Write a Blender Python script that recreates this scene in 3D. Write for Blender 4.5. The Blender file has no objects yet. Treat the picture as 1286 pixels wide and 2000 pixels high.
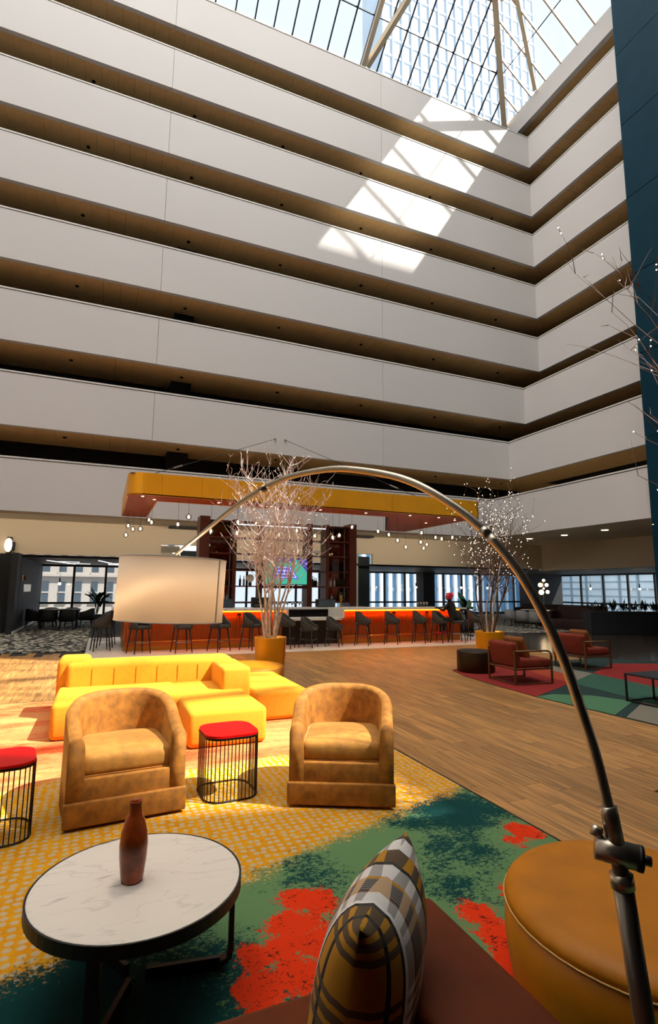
import bpy, bmesh, math, random
from mathutils import Vector, Matrix
SC = bpy.context.scene
COL = SC.collection
# ------------------------------------------------------------------ camera
YAW, PITCH, ROLL, FPX = 0.399302, 0.142064, 0.0085876, 1036.32
fwd = Vector((math.sin(YAW)*math.cos(PITCH), math.cos(YAW)*math.cos(PITCH), math.sin(PITCH)))
rgt = Vector((math.cos(YAW), -math.sin(YAW), 0)); upv = rgt.cross(fwd)
r2 = rgt*math.cos(ROLL)+upv*math.sin(ROLL); u2 = -rgt*math.sin(ROLL)+upv*math.cos(ROLL)
cd = bpy.data.cameras.new('camera'); cam = bpy.data.objects.new('camera', cd); COL.objects.link(cam)
cd.sensor_fit = 'HORIZONTAL'; cd.sensor_width = 36; cd.lens = FPX/1286*36; cd.clip_end = 600
mw = Matrix((r2, u2, -fwd)).transposed().to_4x4(); mw.translation = Vector((0, 0, 1.7))
cam.matrix_world = mw; SC.camera = cam
# ------------------------------------------------------------------ sky, sun, exposure
W = bpy.data.worlds.new('sky'); SC.world = W; W.use_nodes = True
bg = W.node_tree.nodes['Background']; bg.inputs[0].default_value = (0.82, 0.89, 1.0, 1); bg.inputs[1].default_value = 0.8
sl = bpy.data.lights.new('sun', 'SUN'); sl.energy = 9.0; sl.color = (1.0, 0.93, 0.84); sl.angle = math.radians(0.6)
sun = bpy.data.objects.new('sun', sl); COL.objects.link(sun)
SUND = Vector((-0.62, 0.42, -1)).normalized()
sun.rotation_euler = SUND.to_track_quat('-Z', 'Y').to_euler(); sun.location = (20, -14, 40)
VS = SC.view_settings; VS.view_transform = 'Standard'; VS.look = 'None'; VS.exposure = 0.62; VS.gamma = 1; VS.use_curve_mapping = False
random.seed(7)
# ------------------------------------------------------------------ materials
def lin(h):
    h = h.lstrip('#'); c = [int(h[i:i+2], 16)/255 for i in (0, 2, 4)]
    return tuple((x/12.92 if x <= .04045 else ((x+.055)/1.055)**2.4) for x in c)
MATS = {}
def M(name, col, rough=.6, metal=0, var=0, vs=6, stretch=(1, 1, 1), bump=0, bs=60, emit=0, ecol=None, spec=.5, objrand=0, sheen=0, shtint='#ffffff'):
    m = bpy.data.materials.new(name); m.use_nodes = True; MATS[name] = m
    nt = m.node_tree; b = nt.nodes['Principled BSDF']; c = lin(col)
    b.inputs['Base Color'].default_value = (*c, 1); b.inputs['Roughness'].default_value = rough
    b.inputs['Metallic'].default_value = metal; b.inputs['Specular IOR Level'].default_value = spec
    if sheen: b.inputs['Sheen Weight'].default_value = sheen; b.inputs['Sheen Tint'].default_value = (*lin(shtint), 1); b.inputs['Sheen Roughness'].default_value = .35
    L = nt.links.new
    if var or bump:
        tc = nt.nodes.new('ShaderNodeTexCoord'); mp = nt.nodes.new('ShaderNodeMapping'); mp.inputs['Scale'].default_value = stretch
        L(tc.outputs['Object'], mp.inputs[0])
    if var:
        n = nt.nodes.new('ShaderNodeTexNoise'); n.inputs['Scale'].default_value = vs; n.inputs['Detail'].default_value = 5
        L(mp.outputs[0], n.inputs['Vector'])
        cr = nt.nodes.new('ShaderNodeValToRGB'); cr.color_ramp.elements[0].position = .32; cr.color_ramp.elements[1].position = .68
        cr.color_ramp.elements[0].color = (*[x*(1-var) for x in c], 1); cr.color_ramp.elements[1].color = (*[min(1, x*(1+var)) for x in c], 1)
        L(n.outputs[0], cr.inputs[0]); src = cr.outputs[0]
        if objrand:
            oi = nt.nodes.new('ShaderNodeObjectInfo'); mr = nt.nodes.new('ShaderNodeMapRange')
            mr.inputs[3].default_value = 1-objrand; mr.inputs[4].default_value = 1+objrand
            L(oi.outputs['Random'], mr.inputs[0]); vm = nt.nodes.new('ShaderNodeVectorMath'); vm.operation = 'SCALE'
            L(src, vm.inputs[0]); L(mr.outputs[0], vm.inputs['Scale']); src = vm.outputs[0]
            ad = nt.nodes.new('ShaderNodeVectorMath'); ad.operation = 'ADD'; L(mp.outputs[0], ad.inputs[0])
            sc = nt.nodes.new('ShaderNodeMath'); sc.operation = 'MULTIPLY'; sc.inputs[1].default_value = 37; L(oi.outputs['Random'], sc.inputs[0])
            L(sc.outputs[0], ad.inputs[1]); L(ad.outputs[0], n.inputs['Vector'])
        L(src, b.inputs['Base Color'])
    if bump:
        n2 = nt.nodes.new('ShaderNodeTexNoise'); n2.inputs['Scale'].default_value = bs; n2.inputs['Detail'].default_value = 3
        L(mp.outputs[0], n2.inputs['Vector']); bp = nt.nodes.new('ShaderNodeBump'); bp.inputs['Strength'].default_value = bump; bp.inputs['Distance'].default_value = .01
        L(n2.outputs[0], bp.inputs['Height']); L(bp.outputs[0], b.inputs['Normal'])
    if emit:
        b.inputs['Emission Color'].default_value = (*lin(ecol or col), 1); b.inputs['Emission Strength'].default_value = emit
    return m
def glassmat(name, tint, gloss=.1):
    m = bpy.data.materials.new(name); m.use_nodes = True; nt = m.node_tree; MATS[name] = m
    nt.nodes.remove(nt.nodes['Principled BSDF']); out = nt.nodes['Material Output']
    t = nt.nodes.new('ShaderNodeBsdfTransparent'); t.inputs[0].default_value = (*lin(tint), 1)
    g = nt.nodes.new('ShaderNodeBsdfGlossy'); g.inputs['Roughness'].default_value = .03
    mx = nt.nodes.new('ShaderNodeMixShader'); mx.inputs[0].default_value = gloss
    nt.links.new(t.outputs[0], mx.inputs[1]); nt.links.new(g.outputs[0], mx.inputs[2]); nt.links.new(mx.outputs[0], out.inputs[0])
    return m
def translmat(name, col, fac, dcol=None):
    m = bpy.data.materials.new(name); m.use_nodes = True; nt = m.node_tree; MATS[name] = m
    nt.nodes.remove(nt.nodes['Principled BSDF']); out = nt.nodes['Material Output']
    t = nt.nodes.new('ShaderNodeBsdfTranslucent'); t.inputs[0].default_value = (*lin(col), 1)
    g = nt.nodes.new('ShaderNodeBsdfDiffuse'); g.inputs[0].default_value = (*lin(dcol or col), 1)
    mx = nt.nodes.new('ShaderNodeMixShader'); mx.inputs[0].default_value = fac
    nt.links.new(g.outputs[0], mx.inputs[1]); nt.links.new(t.outputs[0], mx.inputs[2]); nt.links.new(mx.outputs[0], out.inputs[0])
    return m
M('plaster', '#dad5d0', .85, bump=.03, bs=30)
M('plaster_warm', '#dccdb4', .85)
M('cap', '#e0dcd4', .5)
M('gap_dark', '#2a2622', .9)
M('soffit', '#f2c585', .8, var=.06, vs=3)
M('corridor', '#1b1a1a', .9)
M('black', '#0c0c0d', .6)
M('charcoal', '#1d1e22', .75, var=.15, vs=2)
M('ceiling_black', '#17191c', .55)
M('teal_wall', '#0b3342', .6, var=.08, vs=1.5, spec=.1)
M('teal_door', '#0e2226', .5)
M('beam', '#d3c3a8', .6)
M('rafter', '#b59c80', .5)  # right-slope bars: same paint as the left, lit tone put into the colour
M('mullion', '#0d1a26', .4, metal=.4)  # left-slope glazing bars: backlit shade put into the colour
M('frame_black', '#0b0c0e', .45)
glassmat('glass', '#eef4f8', .05); glassmat('skyglass', '#f6fafc', .03); glassmat('globe', '#e8e8e8', .14); glassmat('amber', '#7a4310', .06)
translmat('added_diffuser', '#eff0f1', .95)
M('wood', '#a4753e', .42, var=.45, vs=3.6, stretch=(10, .55, 1), objrand=.2, bump=.05, bs=40)
M('tile', '#cfc4b4', .35, var=.05, vs=4)
M('gold', '#f6b01a', .34, metal=.2, var=.05, vs=2)
M('gold_pot', '#eaa414', .36, metal=.4)
M('copper_wood', '#9a4210', .5, spec=.15, var=.25, vs=4, stretch=(1, 8, 1))
M('copper', '#b85c22', .42, metal=.2)
M('brass', '#b8863a', .3, metal=.9)
M('marble_white', '#dcd6cc', .25, var=.06, vs=3)
M('led', '#ff7a12', .5, emit=15, ecol='#ff6a0c')
M('mahogany', '#4a1c0e', .35, var=.2, vs=3, stretch=(1, 1, .15))
M('dark_stone', '#26211d', .35)
M('stool_fabric', '#3a3833', .85, bump=.1, bs=200)
M('stool_leg', '#121110', .5)
M('steel', '#c4b8a4', .3, metal=.9)
M('steel_dark', '#8f877a', .34, metal=.85)
translmat('shade_fabric', '#f6e8d6', .5, '#f4ece2')
M('bulb', '#ffe7c0', .5, emit=14, ecol='#ffd9a0')
M('bulb_soft', '#ffe7c0', .5, emit=3.5, ecol='#ffe0b0')
M('downlight', '#fff0d8', .5, emit=4, ecol='#ffdca8')
M('strip', '#ffffff', .5, emit=2.2, ecol='#f4f6ff')
M('bead', '#fff4e0', .5, emit=3.2, ecol='#fff0d8'); MATS['bead'].cycles.emission_sampling = 'NONE'
M('velvet', '#9a621a', .8, var=.3, vs=16, bump=.15, bs=30, sheen=.7, shtint='#f0b050')
M('velvet_seat', '#a87228', .8, var=.2, vs=16, bump=.12, bs=30, sheen=.8, shtint='#ffd08a')
M('yellow', '#e09a1a', .9, var=.06, vs=30, bump=.12, bs=260)
M('yellow_dark', '#b87a12', .9)
M('red_top', '#c40606', .45, spec=.2)
M('wire', '#120c0a', .45, metal=.3)
M('mustard_leather', '#b87006', .5, spec=.25, var=.12, vs=5, bump=.05, bs=90)
M('brown_leather', '#642c12', .6, spec=.12, var=.2, vs=4, bump=.06, bs=110)
M('stitch', '#d9a85c', .6)
M('vase', '#8e3c12', .2, var=.6, vs=9)
M('orange_fabric', '#7a270c', .9, var=.15, vs=8)
M('ochre_fabric', '#80460f', .9, var=.1, vs=8)
M('bronze_frame', '#7a5a3c', .35, metal=.7)
M('bronze', '#3a2c1c', .4, metal=.7)
M('branch_pale', '#e6d2c8', .8, var=.25, vs=9)
M('branch_brown', '#6e5343', .8, var=.3, vs=9)
M('birch', '#d6c4ac', .75, var=.5, vs=14, stretch=(1, 1, .5))
M('soil', '#2a2018', .95)
M('leaf', '#123f1a', .45, var=.25, vs=5)
M('leaf_dark', '#0d1a10', .6)
M('white_fabric', '#8f8d8b', .9)
M('booth', '#2c1510', .7)
M('cloth_black', '#0c0b0d', .9)
M('cloth_floral', '#3a1420', .9, var=.8, vs=22)
M('skin', '#b98468', .6)
M('hair_pink', '#e0345a', .7, var=.25, vs=30)
M('red_shoe', '#b01828', .5)
M('bottle_dark', '#1c120a', .15)
M('bottle_green', '#1c2a16', .15)
M('bottle_clear', '#8a8a84', .15)
M('screen_green', '#2c8a70', .5, emit=.75, ecol='#3fa088')
M('screen_court', '#3a3fb8', .5, emit=.75, ecol='#4d4fc0')
M('screen_line', '#ffffff', .5, emit=.9)
M('stone', '#a39b92', .9, var=.05, vs=1)
M('stone_warm', '#a08468', .9)
M('win_grey', '#465058', .25)
M('win_blue', '#5c8db0', .2)
M('pane_pale', '#6a8ca6', .2)
M('tower_white', '#d2dae0', .6)
M('pane_sky', '#c0d2de', .3, var=.1, vs=.12); M('fin_sky', '#e6ecf0', .6); M('pane_bright', '#d6e2e6', .3, var=.12, vs=.3); M('band_dark', '#8ea2ac', .4); M('sconce', '#fff0d8', .5, emit=1.3)
M('letter', '#d8d6cc', .6, emit=.25)
M('white_paint', '#e8e4dc', .6)
M('red_sensor', '#6a1e12', .5)
# ------------------------------------------------------------------ mesh helpers
class G:
    def __init__(s): s.v = []; s.f = []
    def box(s, x0, x1, y0, y1, z0, z1):
        n = len(s.v); s.v += [(x0, y0, z0), (x1, y0, z0), (x1, y1, z0), (x0, y1, z0), (x0, y0, z1), (x1, y0, z1), (x1, y1, z1), (x0, y1, z1)]
        s.f += [tuple(n+i for i in q) for q in ((0, 3, 2, 1), (4, 5, 6, 7), (0, 1, 5, 4), (1, 2, 6, 5), (2, 3, 7, 6), (3, 0, 4, 7))]; return s
    def bar(s, a, b, w, h=None, up=(0, 0, 1)):
        a = Vector(a); b = Vector(b); d = (b-a).normalized(); u = Vector(up)
        if abs(d.dot(u)) > .98: u = Vector((0, 1, 0))
        x = d.cross(u).normalized(); y = x.cross(d); h = h or w; n = len(s.v)
        for p in (a, b):
            for sx, sy in ((-1, -1), (1, -1), (1, 1), (-1, 1)): s.v.append(tuple(p+x*sx*w/2+y*sy*h/2))
        s.f += [tuple(n+i for i in q) for q in ((3, 2, 1, 0), (4, 5, 6, 7), (0, 1, 5, 4), (1, 2, 6, 5), (2, 3, 7, 6), (3, 0, 4, 7))]; return s
    def tube(s, pts, r, n=8, cap=True):
        pts = [Vector(p) for p in pts]; k = len(pts); rs = r if isinstance(r, (list, tuple)) else [r]*k
        base = len(s.v); px = None
        for i, p in enumerate(pts):
            d = (pts[min(i+1, k-1)]-pts[max(i-1, 0)]).normalized()
            if px is None:
                u = Vector((0, 0, 1)) if abs(d.z) < .9 else Vector((1, 0, 0)); px = d.cross(u).normalized()
            else: px = (px-d*px.dot(d)).normalized()
            py = d.cross(px)
            for j in range(n):
                a = 2*math.pi*j/n; s.v.append(tuple(p+(px*math.cos(a)+py*math.sin(a))*rs[i]))
        for i in range(k-1):
            for j in range(n):
                a = base+i*n+j; b = base+i*n+(j+1) % n; s.f.append((a, b, b+n, a+n))
        if cap:
            s.f.append(tuple(base+j for j in range(n))[::-1]); s.f.append(tuple(base+(k-1)*n+j for j in range(n)))
        return s
    def lathe(s, prof, n=24, c=(0, 0), sy=1.0):
        base = len(s.v); k = len(prof)
        for r, z in prof:
            for j in range(n):
                a = 2*math.pi*j/n; s.v.append((c[0]+r*math.cos(a), c[1]+r*math.sin(a)*sy, z))
        for i in range(k-1):
            for j in range(n):
                a = base+i*n+j; b = base+i*n+(j+1) % n; s.f.append((a, b, b+n, a+n))
        s.f.append(tuple(base+j for j in range(n))[::-1]); s.f.append(tuple(base+(k-1)*n+j for j in range(n))); return s
    def prism(s, poly, z0, z1):
        n = len(s.v); k = len(poly); s.v += [(x, y, z0) for x, y in poly]+[(x, y, z1) for x, y in poly]
        s.f.append(tuple(n+i for i in range(k))[::-1]); s.f.append(tuple(n+k+i for i in range(k)))
        for i in range(k): j = (i+1) % k; s.f.append((n+i, n+j, n+k+j, n+k+i))
        return s
    def ball(s, c, r, n=10, m=6, sz=1.0):
        base = len(s.v); cx, cy, cz = c
        s.v.append((cx, cy, cz-r*sz))
        for i in range(1, m):
            t = -math.pi/2+math.pi*i/m
            for j in range(n): a = 2*math.pi*j/n; s.v.append((cx+r*math.cos(t)*math.cos(a), cy+r*math.cos(t)*math.sin(a), cz+r*sz*math.sin(t)))
        s.v.append((cx, cy, cz+r*sz)); top = len(s.v)-1
        for j in range(n):
            s.f.append((base, base+1+(j+1) % n, base+1+j)); l = base+1+(m-2)*n; s.f.append((top, l+j, l+(j+1) % n))
        for i in range(m-2):
            for j in range(n): a = base+1+i*n+j; b = base+1+i*n+(j+1) % n; s.f.append((a, b, b+n, a+n))
        return s
    def octa(s, c, r):
        n = len(s.v); x, y, z = c
        s.v += [(x+r, y, z), (x, y+r, z), (x-r, y, z), (x, y-r, z), (x, y, z+r), (x, y, z-r)]
        s.f += [(n, n+1, n+4), (n+1, n+2, n+4), (n+2, n+3, n+4), (n+3, n, n+4), (n+1, n, n+5), (n+2, n+1, n+5), (n+3, n+2, n+5), (n, n+3, n+5)]; return s
    def face(s, pts): n = len(s.v); s.v += [tuple(p) for p in pts]; s.f.append(tuple(range(n, n+len(pts)))); return s
    def mesh(s, name, mat, smooth=False):
        me = bpy.data.meshes.new(name); me.from_pydata(s.v, [], s.f); me.update()
        bm = bmesh.new(); bm.from_mesh(me); bmesh.ops.recalc_face_normals(bm, faces=bm.faces); bm.to_mesh(me); bm.free()
        if mat: me.materials.append(MATS[mat])
        if smooth: me.polygons.foreach_set('use_smooth', [True]*len(me.polygons))
        return me
    def obj(s, name, mat, parent=None, smooth=False, loc=None, rz=0):
        return link(name, s.mesh(name, mat, smooth), parent, loc, rz)
def link(name, me, parent=None, loc=None, rz=0):
    o = bpy.data.objects.new(name, me); COL.objects.link(o)
    if parent: o.parent = parent
    if loc: o.location = loc
    if rz: o.rotation_euler = (0, 0, rz)
    return o
def rboxmesh(name, sx, sy, sz, bev, mat, seg=3, puff=0):
    bm = bmesh.new(); bmesh.ops.create_cube(bm, size=1)
    for v in bm.verts: v.co = (v.co.x*sx, v.co.y*sy, (v.co.z+.5)*sz)
    bmesh.ops.bevel(bm, geom=list(bm.edges), offset=bev, segments=seg, profile=.5, affect='EDGES')
    if puff:
        bmesh.ops.subdivide_edges(bm, edges=[e for e in bm.edges if e.calc_length() > .15*max(sx, sy)], cuts=5, use_grid_fill=True)
        for v in bm.verts:
            t = max(0, 1-(2*v.co.x/sx)**2)*max(0, 1-(2*v.co.y/sy)**2)
            v.co.z += puff*t*((v.co.z/sz-.5)*2)
    me = bpy.data.meshes.new(name); bm.to_mesh(me); bm.free(); me.materials.append(MATS[mat])
    me.polygons.foreach_set('use_smooth', [True]*len(me.polygons)); return me
def rbox(name, sx, sy, sz, bev, mat, parent=None, loc=(0, 0, 0), rz=0, seg=3, puff=0):
    return link(name, rboxmesh(name, sx, sy, sz, bev, mat, seg, puff), parent, loc, rz)
def tag(o, label=None, cat=None, group=None, kind=None):
    if label: o['label'] = label
    if cat: o['category'] = cat
    if group: o['group'] = group
    if kind: o['kind'] = kind
    return o
def thing(name, label, cat, loc=(0, 0, 0), rz=0, group=None, kind=None):
    o = bpy.data.objects.new(name, None); COL.objects.link(o); o.location = loc; o.rotation_euler = (0, 0, rz); o.empty_display_size = .1
    return tag(o, label, cat, group, kind)
def copytree(o, parent=None, loc=None, rz=None):
    c = o.copy(); COL.objects.link(c); c.parent = parent
    if loc is not None: c.location = loc
    if rz is not None: c.rotation_euler = (0, 0, rz)
    for ch in list(o.children): copytree(ch, c)
    return c
def text_mesh(name, s, size, mat, ext=.01):
    cu = bpy.data.curves.new(name, 'FONT'); cu.body = s; cu.size = size; cu.extrude = ext; cu.align_x = 'CENTER'
    o = bpy.data.objects.new(name, cu); COL.objects.link(o); bpy.context.view_layer.update()
    me = bpy.data.meshes.new_from_object(o); bpy.data.objects.remove(o); me.materials.clear(); me.materials.append(MATS[mat]); me.name = name; return me
ORD = ['first', 'second', 'third', 'fourth', 'fifth', 'sixth', 'seventh', 'eighth', 'ninth', 'tenth', 'eleventh', 'twelfth', 'thirteenth', 'fourteenth', 'fifteenth', 'sixteenth', 'seventeenth', 'eighteenth', 'nineteenth', 'twentieth', 'twenty-first', 'twenty-second', 'twenty-third', 'twenty-fourth', 'twenty-fifth', 'twenty-sixth', 'twenty-seventh', 'twenty-eighth', 'twenty-ninth', 'thirtieth', 'thirty-first']
# ================================================================== STRUCTURE
H, BH, Z0, D = 2.957, 1.896, 26.655, 20.0
XC = [20.27]*5+[19.17, 18.03, 16.89]
LEV = ['topmost', 'second highest', 'third highest', 'fourth highest', 'fifth highest', 'sixth highest', 'seventh highest', 'lowest']
# --- floor base and planks
fl = G().box(-15, 31, -12, 31, -.3, -.014).obj('floor', 'gap_dark')
tag(fl, 'warm oak plank floor running through the lobby between the rugs and the bar', 'floor', kind='structure')
PW, PL = .19, 1.5
pm = G().box(-PW/2+.0015, PW/2-.0015, -PL/2+.0015, PL/2-.0015, -.014, 0).mesh('plank', 'wood')
pl = []
i = 0
for c in range(-20, 100):
    x = c*PW; off = random.random()*PL
    for r in range(-1, 12):
        y = r*PL+off+PL/2
        if y-PL/2 > 14.2 or y+PL/2 < .6: continue
        if x < 2.9 and y+PL/2 < 9.1: continue
        if x > 6.75 and x < 12 and y+PL/2 < 9.4 and y-PL/2 > 3.2: continue
        a = math.atan2(x, y)-YAW
        if abs(a) > .63 and (x*x+y*y) > 3: continue
        pl.append((x*x+y*y, x, y))
pl.sort()
for d, x, y in pl[:300]: link('plank', pm, fl, (x, y, 0))
g = G()
for d, x, y in pl[300:]: g.box(x-PW/2+.0015, x+PW/2-.0015, y-PL/2+.0015, y+PL/2-.0015, -.014, 0)
tag(g.obj('plank_field', 'wood', fl), kind='stuff')
t = G().box(-.3, 12.4, 13.75, 19.5, -.01, .008).obj('floor', 'tile'); tag(t, 'pale stone tile strip under the bar and its stools', 'floor', kind='structure')
M('polished', '#3c332a', .16, var=.2, vs=2)
tag(G().box(11.2, 30, 1.5, 16.6, -.01, .006).obj('floor', 'polished'), 'dark polished stone floor at the far right beyond the red and green rug', 'floor', kind='structure')
# patterned carpets at far left and far right
def carpet_mat():
    m = M('carpet_pattern', '#5a5a58', .95); nt = m.node_tree; L = nt.links.new; b = nt.nodes['Principled BSDF']
    tc = nt.nodes.new('ShaderNodeTexCoord'); mp = nt.nodes.new('ShaderNodeMapping'); mp.inputs['Scale'].default_value = (4.5, 2.6, 1); mp.inputs['Rotation'].default_value = (0, 0, .6); L(tc.outputs['Object'], mp.inputs[0])
    v = nt.nodes.new('ShaderNodeTexVoronoi'); v.inputs['Scale'].default_value = 2.2; L(mp.outputs[0], v.inputs['Vector'])
    cr = nt.nodes.new('ShaderNodeValToRGB'); cr.color_ramp.interpolation = 'CONSTANT'; e = cr.color_ramp.elements
    e[0].color = (*lin('#1e2022'), 1); e[1].position = .35; e[1].color = (*lin('#8f8a7c'), 1); x = e.new(.6); x.color = (*lin('#33352f'), 1); x = e.new(.8); x.color = (*lin('#b0a890'), 1)
    sp = nt.nodes.new('ShaderNodeSeparateColor'); L(v.outputs['Color'], sp.inputs[0]); L(sp.outputs[0], cr.inputs[0]); L(cr.outputs[0], b.inputs['Base Color'])
carpet_mat()
tag(G().box(-14, -.32, 15.75, 30, -.01, .01).obj('carpet', 'carpet_pattern'), 'dark grey and cream patterned carpet leading to the left window', 'carpet', kind='structure')
tag(G().box(12.4, 30, 16.6, 30, -.01, .01).obj('carpet', 'carpet_pattern'), 'patterned carpet under the far lounge seats behind the second planter', 'carpet', kind='structure')
# --- balcony bands, left wall
SEAM = [-14.0, -8.4, 1.35, 11.0]
for k in range(8):
    zt = Z0-k*H; zb = zt-BH if k < 7 else 4.13; xc = XC[k]
    w = thing('wall_left', 'white balcony parapet on the long wall, %s of the eight levels' % LEV[k], 'wall', kind='structure')
    sg = SEAM+[xc]
    for a, b in zip(sg[:-1], sg[1:]): G().box(a+.006, b-(.006 if b != xc else 0), D, D+.18, zb, zt-.085).obj('panel', 'plaster', w)
    G().box(-14, xc, D-.015, D+.22, zt-.055, zt).obj('rail_cap', 'cap', w)
    G().box(-14, xc, D+.03, D+.15, zt-.085, zt-.055).obj('shadow_joint', 'gap_dark', w)
    w2 = thing('wall_right', 'white balcony parapet on the far right return wall, %s of the eight levels' % LEV[k], 'wall', kind='structure')
    G().box(xc, xc+.18, 11.9, D+.18, zb, zt-.085).obj('panel', 'plaster', w2)
    G().box(xc-.015, xc+.22, 11.9, D-.015, zt-.055, zt).obj('rail_cap', 'cap', w2)
    G().box(xc+.03, xc+.15, 11.9, D+.03, zt-.085, zt-.055).obj('shadow_joint', 'gap_dark', w2)
    if k < 7:
        s = thing('ceiling', 'beige panelled corridor soffit under the %s balcony of the long wall' % LEV[k], 'ceiling', kind='structure')
        tm = G().box(-.301, .301, 0, 2.3, 0, .04).mesh('soffit_panel', 'soffit')
        nx = int((xc+4.7)/.61)+1
        for j in range(nx):
            x = -4.64+j*.61
            link('soffit_panel', tm, s, (x, D+.18, zb+.03))
        G().box(-14, 24, D+.18, 22.6, zb+.072, zb+.3).obj('slab', 'gap_dark', s)
        for x in range(-2, 20, 4):
            G().lathe([(.07, 0), (.07, .03), (.03, .05)][::-1] and [(.03, zb-.02), (.07, zb+.0), (.07, zb+.03)], 10, (x+.4, 21.0)).obj('sprinkler', 'gap_dark', s)
        G().box(-4.64+nx*.61-.3, 22.5, D+.18, 22.5, zb+.03, zb+.07).obj('corner_panel', 'soffit', s)
        s2 = thing('ceiling', 'beige panelled corridor soffit under the %s balcony of the return wall' % LEV[k], 'ceiling', kind='structure')
        tm2 = G().box(0, 2.2, -.301, .301, 0, .04).mesh('soffit_panel', 'soffit')
        for j in range(13): link('soffit_panel', tm2, s2, (xc+.18, 19.9-j*.61, zb+.03))
        G().box(xc+.18, 24, 11.9, D+.18, zb+.072, zb+.3).obj('slab', 'gap_dark', s2)
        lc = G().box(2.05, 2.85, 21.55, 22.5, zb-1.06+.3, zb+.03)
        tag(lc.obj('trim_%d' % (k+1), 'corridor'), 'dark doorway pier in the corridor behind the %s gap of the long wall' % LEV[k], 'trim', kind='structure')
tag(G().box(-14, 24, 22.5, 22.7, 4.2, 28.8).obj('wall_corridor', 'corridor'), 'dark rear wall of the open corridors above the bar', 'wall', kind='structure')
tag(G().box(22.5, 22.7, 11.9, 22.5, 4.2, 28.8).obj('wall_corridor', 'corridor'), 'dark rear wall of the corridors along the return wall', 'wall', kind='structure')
tag(G().box(20.27, 20.55, 11.9, 22.5, 27.62, 28.85).obj('wall_right', 'plaster'), 'narrow white parapet right below the glass roof on the return wall', 'wall', kind='structure')
tm2 = G().box(20.55, 22.5, 11.9, 22.5, 27.66, 27.75).obj('ceiling', 'soffit'); tag(tm2, 'soffit directly below the glass roof on the return wall', 'ceiling', kind='structure')
# lower soffits
s = G().box(-14, 22.5, D+.18, 22.6, 4.13, 4.2).obj('ceiling', 'plaster_warm'); tag(s, 'warm beige soffit strip behind the gold bar canopy', 'ceiling', kind='structure')
G().box(2.35, 3.9, 22.0, 22.5, 4.05, 4.125).obj('vent', 'black', s)
G().box(10.6, 11.6, 22.0, 22.5, 4.05, 4.125).obj('vent', 'black', s)
s = G().box(17.07, 22.6, 9.0, D+.18, 4.13, 4.2).obj('ceiling', 'plaster_warm'); tag(s, 'beige soffit with round downlights under the return wall', 'ceiling', kind='structure')
for x, y in ((18.81, 19.7), (18.9, 17.67), (18.69, 15.4), (18.7, 13.2)):
    G().lathe([(.13, 4.11), (.13, 4.13)], 16, (x, y)).obj('downlight', 'downlight', s)
cv_ = G().box(-14, 16.7, D+.18, D+.24, 4.06, 4.13).obj('added_fill_housing', 'plaster_warm', s);  # housing added to hide the fill strip behind it
ld = bpy.data.lights.new('added_wall_fill', 'AREA'); ld.shape = 'RECTANGLE'; ld.size = 30; ld.size_y = .05; ld.energy = 110; ld.color = (1, .85, .66)  # hidden strip added to brighten the recessed wall behind the bar
lo = bpy.data.objects.new('added_wall_fill', ld); COL.objects.link(lo); lo.location = (1.5, D+.26, 4.09); lo.rotation_euler = (math.radians(74), 0, 0)
# upper recessed wall with notches
w = thing('wall_bar', 'warm beige wall above the dark window lounge behind the bar', 'wall', kind='structure')
for a, b, z in ((-14, 2.1, 2.85), (2.1, 3.75, 3.4), (3.75, 10.95, 2.85), (10.95, 11.78, 3.3), (11.78, 22.3, 2.83)):
    G().box(a, b, 22.5, 22.7, z, 4.13).obj('panel', 'plaster_warm', w)
w = G().box(22.3, 22.5, 9.0, 22.5, 2.75, 4.13).obj('wall_right', 'plaster_warm'); tag(w, 'beige wall above the far right windows', 'wall', kind='structure')
tag(G().box(2.1, 2.95, 23.4, 23.5, 0, 3.4).obj('wall_niche', 'plaster_warm'), 'tan wall panel in the niche left of the back bar', 'wall', kind='structure')
tag(G().box(2.95, 3.8, 23.0, 23.1, 0, 3.2).obj('door_1', 'teal_door'), 'dark teal door left of the back bar', 'door', kind='structure')
tag(G().box(11.1, 11.8, 22.9, 23.0, 0, 3.2).obj('door_2', 'teal_door'), 'tall dark teal door right of the back bar', 'door', kind='structure')
tag(G().box(10.75, 11.1, 22.7, 23.2, 0, 3.3).obj('trim_10', 'plaster'), 'pale door jamb right of the back bar', 'trim', kind='structure')
# dark ceilings of the window lounge
c = G().box(-2.8, 30.1, 22.7, 30.1, 2.75, 2.84).obj('ceiling', 'ceiling_black'); tag(c, 'glossy black ceiling in front of the long window row', 'ceiling', kind='structure')
c2 = G().box(22.5, 30.1, 4, 22.7, 2.75, 2.84).obj('ceiling', 'ceiling_black'); tag(c2, 'glossy black ceiling in front of the right window row', 'ceiling', kind='structure')
for (a, b) in (((-2.2, 25.2), (-1.3, 28.8)), ((-.2, 24.2), (.7, 28.6)), ((1.9, 23.2), (2.0, 29)), ((-1.9, 26.2), (-1.0, 26.2)), ((-1.6, 28.2), (-.6, 28.2)), ((.2, 27.0), (1.1, 27.0)), ((.2, 28.6), (1.2, 28.6))):
    G().bar((a[0], a[1], 2.745), (b[0], b[1], 2.745), .06, .02).obj('light_strip', 'strip', c)
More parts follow.
